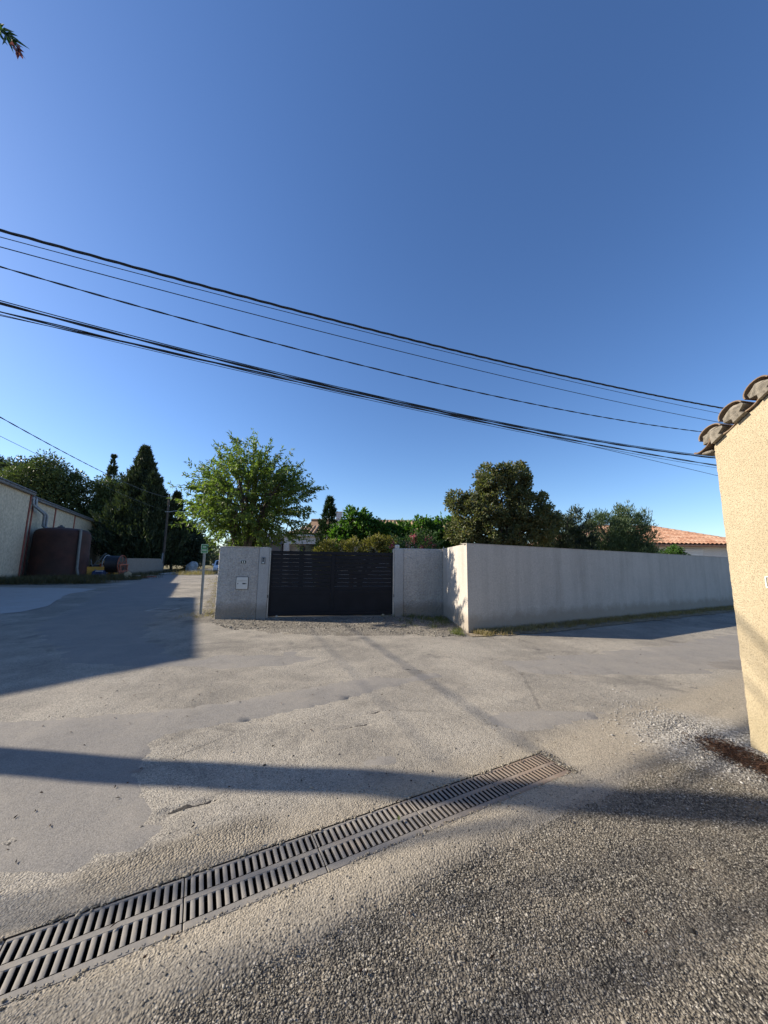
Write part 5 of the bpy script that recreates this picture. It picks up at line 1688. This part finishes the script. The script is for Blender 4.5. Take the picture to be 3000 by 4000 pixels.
clump_tree('poplar_tree', (-57.5, 58, 0), [((-57.5, 58, 15.0), (1.6, 1.6, 1.6)), ((-56.2, 58, 14.2), (1.4, 1.4, 1.8)), ((-58.6, 58, 13.4), (1.6, 1.6, 2))], 70, 24, 0.5, 0.26, 'olive', 'thin grey-green treetop between the two pines', 69, 1.0, trunk_r=0.25, shell=0.3)
clump_tree('stone_pine', (-41.0, 50, 0), [((-41.2, 50, 9.5), (2.3, 2.5, 2.6)), ((-39.6, 50, 11.3), (1.9, 2, 2.0)), ((-42.6, 50, 8.0), (1.9, 2, 2.0)), ((-38.6, 49.5, 8.5), (2.2, 2, 3)), ((-41, 49, 6.2), (3.2, 2, 1.8))], 300, 46, 0.42, 0.17, 'pine', 'lighter green pine between the round pine and the cypresses', 70, 0.95, trunk_r=0.35, shell=0.55)
for k, (x, y, h, w, lab) in enumerate([(-33.0, 62, 4.6, 1.9, 'grey-green olive tree at the left of the far road'), (-30.3, 66, 3.4, 1.8, 'olive tree behind the green sign at the end of the road'), (-27.0, 64, 4.0, 1.6, 'olive tree just left of the letter box wall, far away'), (-36.5, 70, 6.3, 2.2, 'taller olive tree behind the others at the end of the road')]):
    clump_tree('olive_tree', (x, y, 0), [((x, y, h * 0.62), (w, w, h * 0.36)), ((x - w * 0.5, y, h * 0.5), (w * 0.7, w, h * 0.3)), ((x + w * 0.5, y, h * 0.45), (w * 0.7, w, h * 0.33))], 90, 40, 0.32, 0.12, 'olive', lab, 80 + k, 0.6, trunk_r=0.2, group='olive trees at the end of the road')
# far tree line, nobody could count it
r = np.random.default_rng(123)
n = 420
cx = np.concatenate([r.uniform(-170, -40, n), r.uniform(-40, 160, n)])
cy = np.concatenate([r.uniform(120, 170, n), r.uniform(140, 190, n)])
cz = r.uniform(0.3, 1, 2 * n) * np.where(cx < -70, 9.0, 3.0)
P = (np.stack([cx, cy, cz], -1)[:, None] + r.normal(0, 1.4, (2 * n, 40, 3))).reshape(-1, 3)
P[:, 2] = np.clip(P[:, 2], 0.02, None)
o = leaves('far_woodland', P, r.normal(0, 1, P.shape), 1.6, 0.9, LEAF['olive'], None, r)
tag(o, 'far band of scrub and trees along the horizon', 'woodland', None, 'stuff')

# oleander shrub standing left of the viewer, one shoot reaching into the picture
sh = shoot_tree('oleander_bush', (-3.1, -0.3, 0), (-3.0, 0.15, 3.5), (0.8, 0.6, 0.85), 150, 30, 0.15, 0.028, 'oleander', 'tall oleander beside the viewer, one flowering shoot hanging into the top left corner', 91, stems=4, shoot=(0.25, 0.45), droop=0.1, trunk_h=0.5, cat='shrub', thick=0.3)
r = np.random.default_rng(92)
pth = np.array([(-2.9, 0.5, 3.5), (-2.6, 1.1, 4.05), (-2.15, 1.36, 4.16), (-1.92, 1.32, 4.12), (-1.80, 1.31, 4.02), (-1.73, 1.30, 3.945)])
m = MB(); m.tube(pth, [0.02, 0.014, 0.010, 0.008, 0.006, 0.004], 6); m.build('shoot', LEAF['oleander'], sh, True)
P, Dd = [], []
for k in range(46):
    s = r.uniform(0.30, 0.92) * (len(pth) - 1)
    i = int(s)
    q = pth[i] + (pth[min(i + 1, len(pth) - 1)] - pth[i]) * (s - i)
    P.append(q)
    d = pth[min(i + 1, len(pth) - 1)] - pth[i]
    Dd.append(d / np.linalg.norm(d) + r.normal(0, 0.28, 3))
leaves('shoot_leaves', np.array(P), np.array(Dd), 0.095 * r.uniform(0.7, 1.2, len(P)), 0.013, LEAF['oleander'], sh, r)
P = np.array([(-1.715, 1.299, 3.925)]) + r.normal(0, 0.006, (12, 3))
leaves('blossom', P, np.array([0.45, 0, -1.0]) + r.normal(0, 0.22, P.shape), 0.055, 0.016, LEAF['budpink'], sh, r)

# ------------------------------------------------------------------ grass, weeds, litter
def blades(name, P, h, w, mat, lab, seed, lean=0.35):
    r = np.random.default_rng(seed)
    n = len(P)
    D = np.stack([r.normal(0, lean, n), r.normal(0, lean, n), np.ones(n)], -1)
    h = h * r.uniform(0.4, 1.3, n)
    D = unit(D)
    S = unit(np.cross(D, r.normal(size=(n, 3))))
    bend = np.stack([r.normal(0, 0.5, n), r.normal(0, 0.5, n), -np.abs(r.normal(0, 0.2, n))], -1) * h[:, None] * 0.4
    V = np.stack([P - S * w / 2, P + S * w / 2, P + D * h[:, None] * 0.6 + S * w * 0.35 , P + D * h[:, None] * 0.6 - S * w * 0.35, P + D * h[:, None] + bend], 1).reshape(-1, 3)
    i = np.arange(n)[:, None] * 5
    F = np.concatenate([i + np.array([[0, 1, 2]]), i + np.array([[0, 2, 3]]), i + np.array([[3, 2, 4]])], 1).reshape(-1, 3)
    o = arr_mesh(name, V, F, mat)
    tag(o, lab, 'grass', None, 'stuff')
    return o


r = np.random.default_rng(200)
def tufts(cx, cy, k, spread):
    x = (cx[:, None] + r.normal(0, spread, (len(cx), k))).ravel()
    y = (cy[:, None] + r.normal(0, spread, (len(cy), k))).ravel()
    return np.stack([x, y, np.full(len(x), 0.012)], -1)
s = 0.1 + 22 * r.random(1100) ** 1.3
dd = -np.abs(r.normal(0, 0.19, len(s))) - 0.03
P = tufts(CO.x + LD.x * s + LN.x * dd, CO.y + LD.y * s + LN.y * dd, 16, 0.05)
keepm = ((P[:, 0] - CO.x) * LN.x + (P[:, 1] - CO.y) * LN.y) < -0.015
blades('dry_grass', P[keepm], 0.12, 0.008, LEAF['dry'], 'dry yellow grass along the foot of the long wall', 201, 0.6)
cx = np.concatenate([r.normal(1.55, 0.35, 46), r.normal(0.75, 0.3, 12), r.normal(1.2, 0.5, 24), r.uniform(1.6, 2.0, 26)])
cy = np.concatenate([r.normal(10.2, 0.35, 46), r.normal(10.55, 0.15, 12), r.normal(9.4, 0.4, 24), r.uniform(8.0, 8.6, 26)])
k_ = (cx < 1.84 + 0.0 * cy) & (cy < 9.80 + 0.189 * (cx + 4.5))
blades('weeds', tufts(cx[k_], cy[k_], 16, 0.05), 0.12, 0.007, LEAF['weed'], 'weeds in the corner right of the gate', 202, 0.5)
cx = np.concatenate([r.uniform(-5.6, -4.7, 40), -5.2 - 0.47 * (s1_ := r.uniform(0, 20, 120)) + r.normal(0, 0.25, 120)])
cy = np.concatenate([r.uniform(9.8, 11.5, 40), 11.2 + 0.99 * s1_])
blades('verge_weeds', tufts(cx, cy, 10, 0.07), 0.09, 0.008, LEAF['dry'], 'sparse dry weeds on the gravel beside the left wall', 203, 0.5)
cx, cy = [], []
for a_, b_, n_ in (((-24.0, 20.5), (-18.2, 23.2), 260), ((-24.5, 23.0), (-19.0, 27.0), 320), ((-22.0, 25.2), (-19.8, 29.5), 220), ((-22.4, 31), (-25.0, 41.5), 140), ((-26, 42), (-28.5, 52), 120)):
    tq = r.random(n_)
    cx.append(a_[0] + (b_[0] - a_[0]) * tq + r.normal(0, 0.5, n_))
    cy.append(a_[1] + (b_[1] - a_[1]) * tq + r.normal(0, 0.5, n_))
cx, cy = np.concatenate(cx), np.concatenate(cy)
P = tufts(cx, cy, 13, 0.16)
P[:, 2] = 0.02
blades('rough_grass', P, 0.45, 0.018, LEAF['rough'], 'rough weeds and grass round the tank and scrap', 204, 0.4)
cx, cy = r.normal(-19.6, 0.8, 60), r.normal(38.5, 1.5, 60)
P = tufts(cx, cy, 22, 0.2); P[:, 2] = 0.02
blades('verge_grass', P, 0.5, 0.02, LEAF['dry'], 'dry grass clump before the white van', 205, 0.4)
# fallen needles by the yellow building
n = 2600
uq, vq = r.random(n), r.normal(0, 1, n)
ln = np.array([(3.02, 3.46), (3.0, 3.2), (3.12, 3.0), (3.3, 2.7)])
si = uq * 3
ib = np.minimum(si.astype(int), 2)
X = ln[ib, 0] + (ln[ib + 1, 0] - ln[ib, 0]) * (si - ib) + vq * 0.09
Yq = ln[ib, 1] + (ln[ib + 1, 1] - ln[ib, 1]) * (si - ib) + r.normal(0, 0.09, n)
keepm = X < 3.30 + (3.39 - Yq) * 0.166 - 0.01
P = np.stack([X, Yq, hgt(X, Yq) + r.uniform(0.008, 0.022, n)], -1)[keepm]
Dd = np.stack([r.normal(0.4, 1, len(P)), r.normal(-0.4, 1, len(P)), r.normal(0, 0.12, len(P))], -1)
o = leaves('fallen_needles', P, Dd, 0.05, 0.005, MAT['litter'], None, r)
tag(o, 'dark reddish drift of fallen needles at the corner of the yellow building', 'leaf litter', None, 'stuff')
# dry leaves and bits blown about the junction
n = 260
X, Yq = r.uniform(-3.5, 5, n), 1.6 + 7.5 * r.random(n) ** 1.5
km = (X < 3.1) | (Yq > 4.2)
X, Yq = X[km], Yq[km]
P = np.stack([X, Yq, hgt(X, Yq) + 0.010], -1)
Dd = np.stack([r.normal(0, 1, len(P)), r.normal(0, 1, len(P)), r.normal(0.08, 0.08, len(P))], -1)
o = leaves('blown_leaves', P, Dd, r.uniform(0.015, 0.04, len(P)), 0.010, MAT['litter'], None, r)
tag(o, 'dry leaf bits blown about the junction', 'leaf litter', None, 'stuff')
# a small green leaf lying on the grate
m = MB()
c = Vector(dp(0.17, 0.14, 0.012))
m.add([c, c + Vector((0.012, 0.006, 0.008)), c + Vector((0.004, 0.03, 0.016)), c + Vector((-0.010, 0.012, 0.006))], [(0, 1, 2), (0, 2, 3)])
o = m.build('fallen_leaf', LEAF['weed']); tag(o, 'small yellow-green leaf lying on the drain grate', 'leaf')
# inspection cover in the shaded road
t = thing('manhole_cover', (-6.95, 11.45, 0), 'square grated cover in the shaded road left of the wall', 'manhole cover')
m = MB()
for k in range(-4, 5):
    m.box((-6.95 + 0.07 * k, 11.45, 0.008), (0.045, 0.56, 0.014))
m.build('grid_bars', MAT['iron'], t)
m = MB()
for sx, sy, lx, ly in ((0, -0.32, 0.72, 0.07), (0, 0.32, 0.72, 0.07), (-0.325, 0, 0.07, 0.568), (0.325, 0, 0.07, 0.568)):
    m.box((-6.95 + sx, 11.45 + sy, 0.010), (lx, ly, 0.02))
m.build('frame', MAT['concrete_pad'], t)
